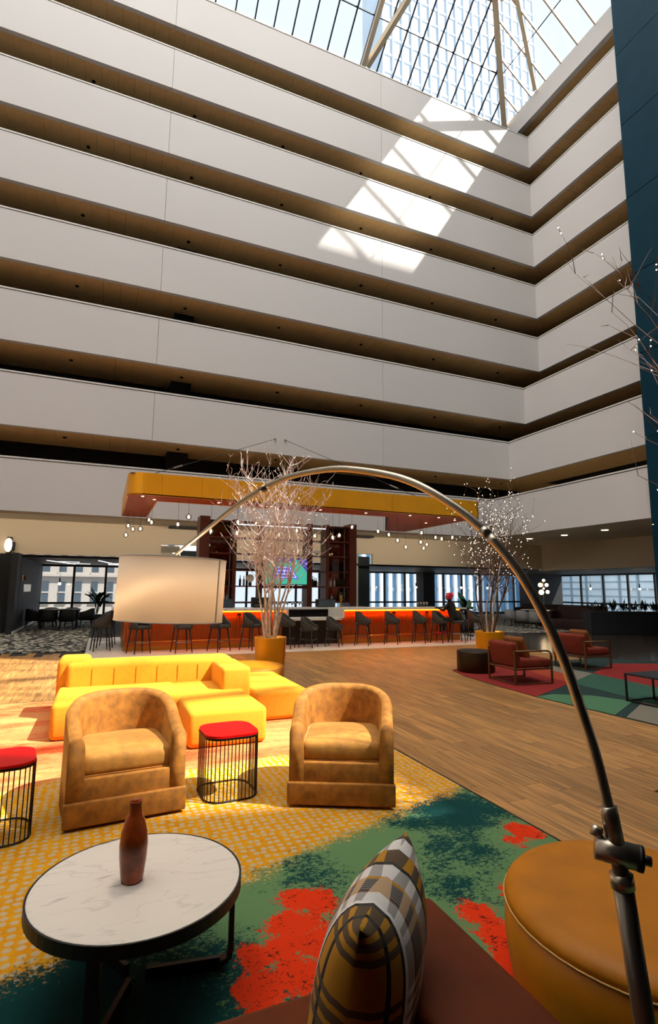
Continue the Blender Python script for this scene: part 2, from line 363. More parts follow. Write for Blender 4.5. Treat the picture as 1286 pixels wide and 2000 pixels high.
# dark sign wall at far left
w = G().box(-3.0, -2.8, 21.6, 30, 0, 2.84).obj('wall_sign', 'charcoal'); tag(w, 'charcoal side wall carrying a small white sign', 'wall', kind='structure')
tag(G().box(-14, -2.8, 22.5, 22.6, 0, 2.84).obj('wall_sign', 'black'), 'black wall left of the charcoal sign wall', 'wall', kind='structure')
tag(G().box(-2.8, -2.78, 21.6, 30, .02, .1).obj('baseboard_left', 'white_paint'), 'thin pale baseboard along the charcoal sign wall', 'baseboard', kind='structure')
sm = text_mesh('wall_sign_letters', 'WAGER/EM', .42, 'letter')
so = link('wall_sign_letters', sm); so.matrix_world = Matrix.Translation((-2.785, 24.7, 1.45)) @ Matrix.Rotation(math.pi/2, 4, 'Z') @ Matrix.Rotation(math.pi/2, 4, 'X'); tag(so, 'small white lettering on the charcoal wall at far left', 'sign')
a = thing('fire_alarm', 'small red alarm dome on the charcoal wall above the white lettering', 'alarm', (-2.8, 23.2, 1.98))
G().ball((.05, 0, 0), .09).obj('dome', 'red_sensor', a, True); G().box(-.0, .03, -.1, .1, -.1, .1).obj('plate', 'white_paint', a)
a = thing('wall_sconce', 'round brass and white wall sconce at the far left edge', 'lamp', (-3.15, 22.5, 3.15))
G().box(-.16, .0, -.1, 0, -.3, .3).obj('plate', 'bronze', a); G().ball((-.1, -.12, 0), .13, sz=2.0).obj('shade', 'sconce', a, True); G().box(.0, .1, -.14, -.04, -.2, .12).obj('bracket', 'black', a)
# windows
def window_row(name, label, p0, dirv, n, sp, zt=2.7):
    w = thing(name, label, 'window', kind='structure'); d = Vector(dirv); p0 = Vector(p0); Lh = n*sp
    for j in range(n+1):
        p = p0+d*sp*j; G().bar((p.x, p.y, 0), (p.x, p.y, 2.76), .11).obj('mullion', 'frame_black', w)
    for z, h in ((.06, .22), (.84, .1), (2.7, .1)):
        e = p0+d*Lh; G().bar((p0.x, p0.y, z), (e.x, e.y, z), .1, h).obj('rail', 'frame_black', w)
    for j in range(n):
        a = p0+d*(sp*j+.05); b = p0+d*(sp*(j+1)-.05)
        for z0, z1 in ((.17, .79), (.89, 2.65)):
            G().face([(a.x, a.y, z0), (b.x, b.y, z0), (b.x, b.y, z1), (a.x, a.y, z1)]).obj('pane', 'glass', w)
    return w
window_row('window_1', 'black framed window row behind the bar and the left alcove', (-2.84, 30, 0), (1, 0, 0), 21, 1.49)
window_row('window_2', 'black framed window row at the far right beyond the shrubs', (30, 30.4, 0), (0, -1, 0), 14, 1.77)
tag(G().box(18.8, 19.65, 29.0, 29.85, 0, 2.75).obj('column', 'charcoal'), 'dark square column between the windows right of the bar', 'column', kind='structure')
tag(G().box(27.4, 29.9, 28.4, 29.9, 0, 2.75).obj('column', 'charcoal'), 'dark corner pier where the two window rows meet', 'column', kind='structure')
# blue tower at right
t = thing('wall_tower', 'tall dark teal panelled tower wall at the right edge', 'wall', kind='structure')
G().box(16.72, 26, 2.0, 11.9, 0, 36).obj('core', 'teal_wall', t)
pz = 21.76-8*2.98
for k in range(13):
    a = max(0, pz+k*2.98); b = pz+(k+1)*2.98
    if b > 36: b = 36
    if b <= a: continue
    G().box(16.68, 16.72, 2.0, 11.94, a+.012, b-.012).obj('panel', 'teal_wall', t)
# enclosing walls, behind the viewer
tag(G().box(-14.2, -14, -12, 22.5, 0, 31.6).obj('wall_end', 'plaster'), 'plain end wall of the atrium', 'wall', kind='structure')
tag(G().box(-14.2, 24, -12.2, -12, 0, 31.6).obj('wall_back', 'teal_wall'), 'plain wall behind the seating area', 'wall', kind='structure')
tag(G().box(20.3, 20.5, -12, 2, 0, 28.8).obj('wall_right', 'plaster'), 'plain side wall beyond the teal tower', 'wall', kind='structure')
ov = G().box(-14, 16.6, -12, 1.1, 4.13, 4.5).obj('ceiling', 'charcoal'); tag(ov, 'unseen overhang added to shade the near edge of the seating area', 'ceiling', kind='structure')  # added out of view to darken the foreground
tag(G().box(-14, 16.6, .95, 1.1, 4.5, 6.0).obj('wall_added_overhang', 'plaster'), 'white parapet of the unseen added overhang over the near seating', 'wall', kind='structure')  # front edge of the added overhang, out of view
# ------------------------------------------------------------------ skylight
SLP = .74
rf = G().box(-14.2, 16.5, -12.2, 18.0, 31.63, 31.66).obj('ceiling', 'added_diffuser'); tag(rf, 'unseen diffusing roof added to light the atrium softly', 'ceiling', kind='structure')  # added out of view, turns sun into soft top light
sk = thing('window_3', 'sloping glass roof with glazing bars toned dark as backlit and tan as lit', 'window', kind='structure')
zb, Yb, Xb, run = 28.85, 21.76, 20.27, 3.76
for j in range(-23, 14):
    x = 7.91+j*.948
    top = min(run, max(0, Xb-x))
    if x > Xb: continue
    G().bar((x, Yb, zb), (x, Yb-top, zb+SLP*top), .055, .12).obj('glazing_bar', 'mullion', sk)
    x1 = min(x+.948, Xb); t0 = min(run, Xb-x); t1 = min(run, max(0, Xb-x1))
    G().face([(x+.03, Yb, zb), (x1-.03, Yb, zb), (x1-.03, Yb-t1, zb+SLP*t1), (x+.03, Yb-t0, zb+SLP*t0)]).obj('pane', 'skyglass', sk)
G().bar((-14, 20.14, zb+SLP*1.62), (Xb-1.6, 20.14, zb+SLP*1.62), .05, .05).obj('purlin', 'mullion', sk)
for j in range(30):
    y = 21.69-j*1.05
    top = min(run, max(0, Yb-y))
    G().bar((Xb, y, zb), (Xb-top, y, zb+SLP*top), .07, .14).obj('rafter', 'rafter', sk)
    y1 = y-1.05; t1 = min(run, Yb-y1)
    G().face([(Xb, y-.03, zb), (Xb, y1+.03, zb), (Xb-t1, y1+.03, zb+SLP*t1), (Xb-top, y-.03, zb+SLP*top)]).obj('pane', 'skyglass', sk)
G().bar((Xb-1.58, -12, zb+SLP*1.58), (Xb-1.58, Yb-1.6, zb+SLP*1.58), .035, .035).obj('purlin', 'mullion', sk)
G().bar((Xb, Yb, zb-.1), (Xb-run, Yb-run, zb+SLP*run), .30, .4).obj('hip_beam', 'beam', sk)
G().bar((Xb-run, -12, zb+SLP*run), (Xb-run, Yb-run, zb+SLP*run), 1.0, .3).obj('ring_beam', 'beam', sk)
G().bar((-14, Yb-run, zb+SLP*run), (Xb-run, Yb-run, zb+SLP*run), .5, .3).obj('ring_beam', 'beam', sk)
for x in (-9.1, .8, 10.85):
    G().bar((x, Yb-.1, zb-.1), (x, Yb-run, zb+SLP*run-.2), .22, .3).obj('truss_leg', 'beam', sk)
    G().bar((x+.2, Yb-.15, zb-.1), (x+1.75, Yb-run, zb+SLP*run-.2), .24, .3).obj('truss_leg', 'beam', sk)
for y in (19.2, 13.5, 0, -5):
    G().bar((Xb-.1, y, zb), (Xb-run, y-2.4, zb+SLP*run), .2, .25).obj('brace', 'beam', sk)
    if y > 15: continue
    G().bar((Xb-.1, y-4.0, zb), (Xb-run, y-2.4, zb+SLP*run), .14, .2).obj('brace', 'beam', sk)
G().face([(Xb, -8.1, zb+.1), (Xb, -12.1, zb+.1), (Xb-run, -12.1, zb+SLP*run+.1), (Xb-run, -8.1, zb+SLP*run+.1)]).obj('added_sun_block', 'plaster', sk)  # unseen opaque sheet added over the panes to trim the sun pool
tag(G().box(-14, 24, 21.76, 22.7, 28.7, 28.9).obj('trim_8', 'plaster'), 'roof kerb carrying the foot of the glass roof', 'trim', kind='structure')
#SPLIT1
# ================================================================== LOUNGE
# rug with procedural pile pattern
def rug_mat():
    m = M('rug_pile', '#d09a20', .95); nt = m.node_tree; L = nt.links.new; b = nt.nodes['Principled BSDF']; N = nt.nodes.new
    b.inputs['Specular IOR Level'].default_value = .15
    tc = N('ShaderNodeTexCoord'); P = tc.outputs['Object']
    def math_(op, a, b_=None, c_=None):
        n = N('ShaderNodeMath'); n.operation = op
        for i_, v in enumerate((a, b_, c_)):
            if v is None: continue
            if isinstance(v, (int, float)): n.inputs[i_].default_value = v
            else: L(v, n.inputs[i_])
        return n.outputs[0]
    def noise(scale, detail=4, rough=.6, st=(1, 1, 1), off=(0, 0, 0)):
        mp = N('ShaderNodeMapping'); mp.inputs['Scale'].default_value = st; mp.inputs['Location'].default_value = off; L(P, mp.inputs[0])
        n = N('ShaderNodeTexNoise'); n.inputs['Scale'].default_value = scale; n.inputs['Detail'].default_value = detail; n.inputs['Roughness'].default_value = rough
        L(mp.outputs[0], n.inputs['Vector']); return math_('SUBTRACT', n.outputs[0], .5)
    def mix(f, c1, c2):
        n = N('ShaderNodeMix'); n.data_type = 'RGBA'; n.clamp_factor = True
        L(f, n.inputs[0])
        for s_, i_ in ((c1, 6), (c2, 7)):
            if isinstance(s_, str): n.inputs[i_].default_value = (*lin(s_), 1)
            else: L(s_, n.inputs[i_])
        return n.outputs[2]
    def step(v, e=.03):
        n = N('ShaderNodeMapRange'); n.inputs[1].default_value = -e; n.inputs[2].default_value = e; L(v, n.inputs[0]); return n.outputs[0]
    sep = N('ShaderNodeSeparateXYZ'); L(P, sep.inputs[0]); X, Y = sep.outputs[0], sep.outputs[1]
    fine = noise(55, 3, .7); mid = noise(6, 5, .7); big = noise(1.6, 4, .6); fine2 = noise(38, 3, .8, (1, 1.6, 1), (5, 3, 0))
    # dots
    mp = N('ShaderNodeMapping'); mp.inputs['Scale'].default_value = (16, 17.5, 1); L(P, mp.inputs[0])
    vo = N('ShaderNodeTexVoronoi'); vo.inputs['Scale'].default_value = 1; vo.inputs['Randomness'].default_value = .35; vo.voronoi_dimensions = '2D'; L(mp.outputs[0], vo.inputs['Vector'])
    dot = step(math_('ADD', math_('SUBTRACT', .33, vo.outputs['Distance']), math_('MULTIPLY', fine, .25)), .06)
    base = mix(step(math_('ADD', mid, math_('MULTIPLY', fine2, .8)), .25), '#d99a10', '#c47d0c')
    yel = mix(math_('MULTIPLY', dot, .85), base, '#b9a784')
    # orange field near the yellow sofa
    st = noise(1.1, 5, .75, (.7, 2.2, 1)); st2 = noise(34, 3, .8, (1, 2.2, 1), (9, 1, 0))
    og = mix(step(math_('ADD', math_('ADD', st, .03), math_('MULTIPLY', st2, .9)), .15), '#d99a60', '#cc4218')
    og = mix(step(math_('ADD', math_('SUBTRACT', st2, .08), math_('MULTIPLY', st, -.6)), .1), og, '#d98a4a')
    om = step(math_('ADD', math_('ADD', math_('SUBTRACT', Y, 5.35), math_('MULTIPLY', big, .9)), math_('MULTIPLY', fine, .35)), .06)
    col = mix(om, yel, og)
    # green field
    gt = math_('ADD', math_('MULTIPLY', big, 1.1), math_('ADD', math_('MULTIPLY', mid, .8), math_('MULTIPLY', fine2, 1.4)))
    def blobs(lst):
        out = None
        for (cx, cy, rr) in lst:
            vd = N('ShaderNodeVectorMath'); vd.operation = 'DISTANCE'; L(P, vd.inputs[0]); vd.inputs[1].default_value = (cx, cy, 0)
            v = math_('SUBTRACT', rr, vd.outputs['Value']); out = v if out is None else math_('MAXIMUM', out, v)
        return out
    teal = math_('MAXIMUM', math_('MULTIPLY', blobs([(2.6, 3.75, .55), (2.2, 3.62, .3), (2.2, 3.2, .3), (2.38, 3.05, .22), (1.95, 2.75, .16), (-.1, 2.4, .9), (1.2, 3.15, .25), (.3, 2.3, .7)]), 1.2), -.45)
    gr = mix(step(math_('ADD', math_('ADD', gt, math_('MULTIPLY', fine, .5)), math_('SUBTRACT', teal, .16)), .07), '#5f7f52', '#0a3c38')
    gm = step(math_('ADD', math_('ADD', math_('SUBTRACT', math_('ADD', math_('MULTIPLY', X, .36), 2.98), Y), math_('MULTIPLY', big, .25)), math_('ADD', math_('MULTIPLY', fine, .5), math_('MULTIPLY', mid, .25))), .05)
    col = mix(gm, col, gr)
    rb = blobs([(1.14, 2.95, .14), (1.0, 2.78, .15), (.92, 2.66, .13), (1.06, 2.62, .14), (.78, 2.62, .10), (.72, 2.42, .13), (.9, 2.45, .12), (2.86, 3.18, .13), (2.72, 3.08, .08), (1.93, 2.5, .11), (1.92, 2.34, .12), (1.84, 2.14, .14), (1.9, 1.9, .2), (2.24, 2.58, .07), (1.6, 1.95, .16)])
    rm = step(math_('ADD', rb, math_('ADD', math_('MULTIPLY', fine, .2), math_('MULTIPLY', mid, .34))), .012)
    dk = step(math_('SUBTRACT', math_('ADD', fine2, math_('MULTIPLY', mid, .6)), .13), .05)
    col = mix(rm, col, mix(dk, '#d8340a', '#4a1c10'))
    L(col, b.inputs['Base Color'])
    bp = N('ShaderNodeBump'); bp.inputs['Strength'].default_value = .4; bp.inputs['Distance'].default_value = .01
    nn = N('ShaderNodeTexNoise'); nn.inputs['Scale'].default_value = 160; L(P, nn.inputs['Vector']); L(nn.outputs[0], bp.inputs['Height']); L(bp.outputs[0], b.inputs['Normal'])
rug_mat()
rg = thing('area_rug', 'large patterned rug of yellow dots, green, teal and red under the seating', 'rug')
G().box(-6, 2.965, .2, 9.12, 0, .012).obj('pile', 'rug_pile', rg)
g = G().box(2.965, 2.985, .2, 9.14, 0, .013); g.box(-6, 2.965, 9.12, 9.14, 0, .013); g.obj('edge_binding', 'bronze', rg)
# second rug: flat woven colour fields
M('r_red', '#86130a', .95, var=.12, vs=30); M('r_orange', '#9c360c', .95, var=.1, vs=30); M('r_beige', '#776f5f', .95, var=.1, vs=30)
M('r_teal', '#0a2c27', .95, var=.12, vs=30); M('r_green', '#24503c', .95, var=.18, vs=12); M('r_sage', '#436f4b', .95, var=.12, vs=20)
rg2 = thing('area_rug', 'rug of red, green and beige wedges under the orange armchairs', 'rug')
g = G(); g.prism([(6.9, 9.6), (7.32, 9.88), (8.5, 10.0), (11.6, 10.0), (12.6, 9.0), (12.6, 3.5), (6.66, 3.5), (6.58, 5.4), (6.5, 6.8), (6.55, 7.7), (6.68, 8.9)], 0, .008); g.obj('backing', 'r_teal', rg2)
for nm, mt, py in (('red_field', 'r_red', [(6.9, 9.57), (7.32, 9.86), (8.45, 9.9), (8.5, 9.46), (8.2, 8.41), (8.04, 7.55), (6.5, 6.81), (6.55, 7.62), (6.68, 8.9)]),
                   ('orange_field', 'r_orange', [(8.51, 9.46), (9.05, 9.4), (8.69, 8.1), (8.04, 7.55), (8.2, 8.41)]),
                   ('beige_field', 'r_beige', [(9.05, 9.4), (9.4, 9.4), (9.39, 8.25), (8.1, 7.57), (8.69, 8.1)]),
                   ('red_field', 'r_red', [(9.39, 8.25), (10.76, 8.99), (11.1, 9.13), (12.6, 8.6), (12.6, 7.4), (9.13, 6.62)]),
                   ('green_field', 'r_green', [(8.05, 7.54), (9.39, 8.25), (9.13, 6.62), (12.6, 7.4), (12.6, 5.4), (7.7, 5.6), (7.85, 6.13)]),
                   ('sage_field', 'r_sage', [(6.5, 6.81), (6.9, 6.87), (7.43, 6.54), (7.65, 6.0), (6.59, 5.46)]),
                   ('beige_field', 'r_beige', [(6.62, 5.31), (7.77, 5.92), (7.7, 5.6), (12.6, 5.4), (12.6, 3.5), (6.66, 3.5)])):
    G().prism(py, .008, .012).obj(nm, mt, rg2)
# --- barrel armchairs
def barrel_shell(w, d, thick, h_front, h_back, zb, rad, n_arc=14):
    """U-shaped shell open to -y, centred on x; front at y=0, back at y=d."""
    path = []
    hw = w/2
    for i in range(7): path.append((-hw+.02*(1-i/6), (d-rad)*i/6))
    for i in range(1, n_arc+1):
        a = math.pi-math.pi/2*i/n_arc; path.append((-hw+rad+rad*math.cos(a), d-rad+rad*math.sin(a)))
    m = [(-x, y) for x, y in path[::-1]]
    if abs(path[-1][0]) < 1e-4: m = m[1:]
    path += m
    k = len(path); g = G(); ring = 12
    for i, (x, y) in enumerate(path):
        a = path[max(i-1, 0)]; b = path[min(i+1, k-1)]; tx, ty = b[0]-a[0], b[1]-a[1]; l = math.hypot(tx, ty); nx, ny = ty/l, -tx/l   # inward normal (to the right of travel)
        s = min(1, max(0, y/d)); s = s*s*(3-2*s); h = h_front+(h_back-h_front)*s
        r = thick/2
        prof = [(0, zb), (0, (zb+h)/2), (0, h-r*.9)]
        for q in range(1, 6): an = math.pi*q/6; prof.append((r-r*math.cos(an), h-r*.9+r*.9*math.sin(an)))
        prof += [(thick, h-r*.9), (thick*1.05, h*.75+zb*.25), (thick*1.1, (h+zb)*.5), (thick*1.1, zb)]
        for off, z in prof: g.v.append((x+nx*off, y+ny*off, z))
    for i in range(k-1):
        for j in range(ring): a = i*ring+j; b = i*ring+(j+1) % ring; g.f.append((a, b, b+ring, a+ring))
    g.f.append(tuple(range(ring))); g.f.append(tuple((k-1)*ring+j for j in range(ring))[::-1])
    return g
def soft(o, lv=1):
    md = o.modifiers.new('sub', 'SUBSURF'); md.levels = lv; md.render_levels = lv
def armchair(label, loc, rz):
    t = thing('barrel_armchair', label, 'armchair', loc, rz, group='velvet barrel armchairs')
    barrel_shell(.86, .86, .105, .60, .80, .03, .40).obj('shell', 'velvet', t, True)
    rbox('base', .62, .62, .30, .02, 'velvet', t, (0, .36, .03))
    rbox('skirt', .845, .05, .165, .012, 'velvet', t, (0, .005, .02))
    rbox('apron', .64, .05, .16, .012, 'velvet', t, (0, .03, .17))
    rbox('seat_cushion', .645, .66, .15, .05, 'velvet_seat', t, (0, .37, .325), seg=4, puff=.03)
    g = G().tube([(-.3, .05, .335), (.3, .05, .335)], .006, 6); g.obj('piping', 'velvet', t)
    return t
armchair('gold velvet barrel armchair nearest the terracotta vase, sunlight on its back', (.265, 4.355, .0135), math.radians(4.7))
armchair('gold velvet barrel armchair standing between the red-topped table and the wood floor', (1.81, 4.0, .0135), math.radians(-26))
# --- side tables
def rrect(w, d, r, n=6):
    out = []
    for cx, cy, a0 in ((w/2-r, d/2-r, 0), (-w/2+r, d/2-r, 90), (-w/2+r, -d/2+r, 180), (w/2-r, -d/2+r, 270)):
        for i in range(n+1): a = math.radians(a0+90*i/n); out.append((cx+r*math.cos(a), cy+r*math.sin(a)))
    return out
def side_table(label, loc, rz):
    t = thing('wire_side_table', label, 'side table', loc, rz, group='red-topped wire side tables')
    G().prism(rrect(.44, .46, .13), .485, .503).obj('tabletop', 'red_top', t)
    G().prism(rrect(.45, .47, .135), .468, .485).obj('top_rim', 'wire', t)
    pts = rrect(.44, .46, .13); G().tube([(x, y, .008) for x, y in pts]+[(pts[0][0], pts[0][1], .008)], .006, 6).obj('base_ring', 'wire', t)
    pos = [(-.22, y*.04-.02) for y in range(-2, 4)]+[(.22, y*.04-.02) for y in range(-2, 4)]
    pos += [(-.09+i*.03, -.23) for i in range(7)]
    for i in range(1, 6):
        a = math.radians(180+90*i/6); pos += [(-.09+.13*math.cos(a), -.10+.13*math.sin(a)), (.09-.13*math.cos(a), -.10+.13*math.sin(a))]
    rm = G().tube([(0, 0, .008), (0, 0, .475)], .0042, 6).mesh('wire_rod', 'wire')
    for x, y in pos: link('wire_rod', rm, t, (x, y, 0))
    return t
side_table('red-topped black wire side table between the two gold armchairs', (1.06, 4.66, .0135), math.radians(3))
side_table('red-topped black wire side table cut off by the left edge of the picture', (-.58, 4.46, .0135), math.radians(8))
# --- yellow modular sofa
t = thing('modular_sofa', 'bright yellow modular sofa in the patch of sunlight', 'sofa', (0, 0, .0135))
rbox('seat_module', 1.42, 1.5, .40, .06, 'yellow', t, (.27, 7.5, 0), puff=0)
rbox('chaise_module', .86, 2.0, .385, .06, 'yellow', t, (1.35, 6.92, 0))
b = rbox('backrest', 2.16, .5, .70, .07, 'yellow', t, (.72, 8.0, 0))
for i in range(6): G().bar((-.05+i*.27, 7.745, .42), (-.05+i*.27, 7.745, .62), .004, .008).obj('seam', 'yellow_dark', b).location = (-.72, -8.0, 0)
rbox('corner_block', .40, .62, .74, .07, 'yellow', t, (-.27, 8.15, 0))
rbox('armrest_block', .38, .92, .655, .05, 'yellow', t, (1.68, 7.47, 0))
rbox('ottoman_module', .72, 1.62, .37, .06, 'yellow', t, (2.25, 7.62, 0))
# round ottoman behind the sofa
def ottoman(label, loc, r, h):
    o = thing('round_ottoman', label, 'ottoman', loc)
    G().lathe([(r*.9, 0), (r*.955, .05), (r, h*.55), (r*.995, h*.86)], 40).obj('side', 'mustard_leather', o, True)
    G().lathe([(r*.995, h*.86), (r*.985, h*.92), (r*.95, h*.97), (r*.85, h), (r*.5, h*1.012), (.001, h*1.015)], 40).obj('top_cushion', 'mustard_leather', o, True)
    pts = [(r*.998*math.cos(a), r*.998*math.sin(a), h*.865) for a in [2*math.pi*i/48 for i in range(49)]]
    G().tube(pts, .0035, 5).obj('stitched_piping', 'stitch', o, True)
    return o
ottoman('mustard leather round ottoman in the right foreground behind the lamp pole', (2.17, 1.71, .0135), .565, .42)
ottoman('mustard round ottoman between the yellow sofa and the gold planter', (2.38, 9.08, .0135), .6, .39)
# --- coffee table and vase
def marble_mat():
    m = M('marble', '#e0d6c8', .22); nt = m.node_tree; L = nt.links.new; b = nt.nodes['Principled BSDF']; N = nt.nodes.new
    tc = N('ShaderNodeTexCoord'); w = N('ShaderNodeTexNoise'); w.inputs['Scale'].default_value = 3.2; w.inputs['Detail'].default_value = 8; w.inputs['Distortion'].default_value = .7
    mp = N('ShaderNodeMapping'); mp.inputs['Rotation'].default_value = (0, 0, .4); mp.inputs['Scale'].default_value = (.8, 2.6, 1); L(tc.outputs['Object'], mp.inputs[0]); L(mp.outputs[0], w.inputs['Vector'])
    cr = N('ShaderNodeValToRGB'); e = cr.color_ramp.elements; e[0].position = .485; e[0].color = (*lin('#e2d8ca'), 1); e[1].position = .515; e[1].color = (*lin('#e2d8ca'), 1); x = e.new(.5); x.color = (*lin('#d3c9bb'), 1); x = e.new(.30); x.color = (*lin('#a89e92'), 1); x = e.new(.355); x.color = (*lin('#e2d8ca'), 1)
    L(w.outputs[0], cr.inputs[0]); L(cr.outputs[0], b.inputs['Base Color'])
marble_mat()
t = thing('coffee_table', 'round white marble coffee table with a black steel frame', 'table', (.23, 2.665, .0135))
G().lathe([(.437, .394), (.437, .408), (.434, .41)], 64).obj('marble_top', 'marble', t)
G().lathe([(.43, .36), (.446, .36), (.446, .409), (.4375, .409), (.4375, .392), (.43, .392)], 64).obj('rim', 'frame_black', t)
for a in (-2.0, -.15, 2.1):
    c, s_ = math.cos(a), math.sin(a); pts = [(.41*c, .41*s_, .37), (.41*c, .41*s_, .08), (.40*c, .40*s_, .045), (.36*c, .36*s_, .027), (.05*c, .05*s_, .027)]
    g = G()
    for p, q in zip(pts[:-1], pts[1:]): g.bar(p, q, .05, .022, (c, s_, 0.01))
    g.obj('leg', 'frame_black', t)
v = thing('vase', 'tall terracotta bottle vase on the marble coffee table', 'vase', (.20, 2.665, .424))
G().lathe([(.04, 0), (.046, .004), (.05, .03), (.058, .10), (.06, .15), (.055, .2), (.043, .245), (.031, .27), (.027, .285), (.027, .318), (.029, .326), (.025, .326), (.021, .31), (.021, .2), (.001, .19)], 28).obj('body', 'vase', v, True)
# --- brown leather sofa in the foreground, seen from behind
t = thing('leather_sofa', 'brown leather sofa at the bottom edge, seen from behind', 'sofa', (0, 0, .0135))
rbox('arm', .34, .95, .59, .03, 'brown_leather', t, (1.0, 1.32, 0))
rbox('seat', 1.9, .86, .41, .04, 'brown_leather', t, (-.12, 1.35, 0))
rbox('back', 2.28, .2, .66, .04, 'brown_leather', t, (.03, .80, 0))
rbox('arm', .34, .95, .59, .03, 'brown_leather', t, (-1.2, 1.32, 0))
# plaid pillow
def plaid_mat():
    m = M('plaid', '#a09890', .9, bump=.06, bs=300); nt = m.node_tree; L = nt.links.new; b = nt.nodes['Principled BSDF']; N = nt.nodes.new
    uv = N('ShaderNodeTexCoord'); sp = N('ShaderNodeSeparateXYZ'); L(uv.outputs['Object'], sp.inputs[0])
    def ramp(src, lo, hi, stops):
        mr = N('ShaderNodeMapRange'); mr.inputs[1].default_value = lo; mr.inputs[2].default_value = hi; L(src, mr.inputs[0])
        cr = N('ShaderNodeValToRGB'); cr.color_ramp.interpolation = 'CONSTANT'; e = cr.color_ramp.elements
        e[0].color = stops[0][1]; e[0].position = 0; e[1].position = stops[1][0]; e[1].color = stops[1][1]
        for p_, c_ in stops[2:]: x = e.new(p_); x.color = c_
        L(mr.outputs[0], cr.inputs[0]); return cr
    C = lambda h: (*lin(h), 1)
    gy, mu, bk, wh, ch, br, be = C('#a29a92'), C('#b67f12'), C('#12100e'), C('#e6dfd6'), C('#3a3834'), C('#5a3c2c'), C('#c4a078')
    X_ = sp.outputs[0]
    a = ramp(X_, -.30, .30, [(0, mu), (.10, bk), (.125, mu), (.20, bk), (.225, wh), (.25, gy), (.33, br), (.35, ch), (.47, mu), (.50, gy), (.61, bk), (.64, mu), (.77, gy), (.90, br), (.93, mu)])
    bar = ramp(X_, -.30, .30, [(0, ch), (.225, wh), (.33, be), (.50, wh), (.61, ch), (.77, wh), (.90, ch)])
    K0, K1 = (0, 0, 0, 1), (1, 1, 1, 1)
    msk = ramp(sp.outputs[2], -.26, .26, [(0, K0), (.10, K1), (.15, K0), (.18, K1), (.23, K0), (.26, K1), (.30, K0), (.50, K1), (.54, K0), (.57, K1), (.61, K0), (.64, K1), (.67, K0), (.84, K1), (.875, K0), (.90, K1), (.935, K0), (.96, K1), (.985, K0)])
    st_ = N('ShaderNodeMath'); st_.operation = 'SINE'; mu_ = N('ShaderNodeMath'); mu_.operation = 'MULTIPLY'; mu_.inputs[1].default_value = 520; L(X_, mu_.inputs[0]); L(mu_.outputs[0], st_.inputs[0])
    gt_ = N('ShaderNodeMath'); gt_.operation = 'GREATER_THAN'; gt_.inputs[1].default_value = .35; L(st_.outputs[0], gt_.inputs[0])
    sm2 = ramp(X_, -.30, .30, [(0, K0), (.35, K1), (.47, K0)])
    mm = N('ShaderNodeMath'); mm.operation = 'MULTIPLY'; L(gt_.outputs[0], mm.inputs[0]); L(sm2.outputs[0], mm.inputs[1])
    m0 = N('ShaderNodeMix'); m0.data_type = 'RGBA'; L(mm.outputs[0], m0.inputs[0]); L(a.outputs[0], m0.inputs[6]); m0.inputs[7].default_value = C('#8a8278')
    fa = N('ShaderNodeMath'); fa.operation = 'MULTIPLY'; fa.inputs[1].default_value = .85; L(msk.outputs[0], fa.inputs[0])
    mx = N('ShaderNodeMix'); mx.data_type = 'RGBA'; L(fa.outputs[0], mx.inputs[0]); L(m0.outputs[2], mx.inputs[6]); L(bar.outputs[0], mx.inputs[7]); L(mx.outputs[2], b.inputs['Base Color'])
plaid_mat()
def pillow_mesh(name, w, h, th, mat, n=18):
    g = G()
    def P(u, v, s):
        x, z = (u-.5)*2, (v-.5)*2
        bulge = (max(0, 1-abs(x)**2.6)*max(0, 1-abs(z)**2.6))**.55
        pin = 1-.06*(1-abs(x))*abs(z)**2; pinx = 1-.06*(1-abs(z))*abs(x)**2
        return (x*w/2*pinx, s*th/2*bulge, z*h/2*pin)
    for s in (-1, 1):
        b0 = len(g.v)
        for i in range(n+1):
            for j in range(n+1): g.v.append(P(i/n, j/n, s))
        for i in range(n):
            for j in range(n):
                a = b0+i*(n+1)+j; q = (a, a+1, a+n+2, a+n+1); g.f.append(q if s > 0 else q[::-1])
    me = g.mesh(name, mat, True); bm = bmesh.new(); bm.from_mesh(me); bmesh.ops.remove_doubles(bm, verts=bm.verts, dist=1e-5); bmesh.ops.recalc_face_normals(bm, faces=bm.faces); bm.to_mesh(me); bm.free(); return me
pm_ = pillow_mesh('pillow', .60, .52, .26, 'plaid', 28)
po = link('pillow', pm_); po.matrix_world = Matrix.Translation((.735, 1.42, .672)) @ Matrix.Rotation(math.radians(48), 4, 'Z') @ Matrix.Rotation(math.radians(10), 4, 'X') @ Matrix.Rotation(math.radians(3), 4, 'Y')
tag(po, 'plaid mustard, grey and black pillow in the corner of the brown leather sofa', 'pillow')
# --- arc lamp
t = thing('arc_floor_lamp', 'brushed steel arc floor lamp with a large cream drum shade', 'lamp', (1.30, .95, .012))
O = Vector((1.30, .95, .012))
def rel(l): return [tuple(Vector(p)-O) for p in l]
A = Vector((1.251, 1.055, 1.04)); Bm = Vector((1.268, 1.02, .64)); ft = Vector((1.295, .965, .05))
G().lathe([(.17, 0), (.17, .025), (.16, .032), (.03, .036)], 40).obj('base_disc', 'steel_dark', t, False)
G().tube(rel([ft, Bm, Bm.lerp(A, .86)]), .0245, 20).obj('lower_pole', 'steel_dark', t, True)
G().tube(rel([Bm.lerp(A, .80), Bm.lerp(A, .88)]), .028, 20).obj('collar', 'steel', t, True)
G().tube(rel([Bm.lerp(A, .86), A]), .019, 16).obj('pin', 'steel_dark', t, True)
ax = (rgt+Vector((0, 0, -.10))+fwd*-.35).normalized()
G().tube(rel([A-ax*.052, A+ax*.044]), .030, 24).obj('hinge_barrel', 'steel', t, True)
G().tube(rel([A+ax*.044, A+ax*.056]), .031, 24).obj('hinge_cap', 'frame_black', t, True)
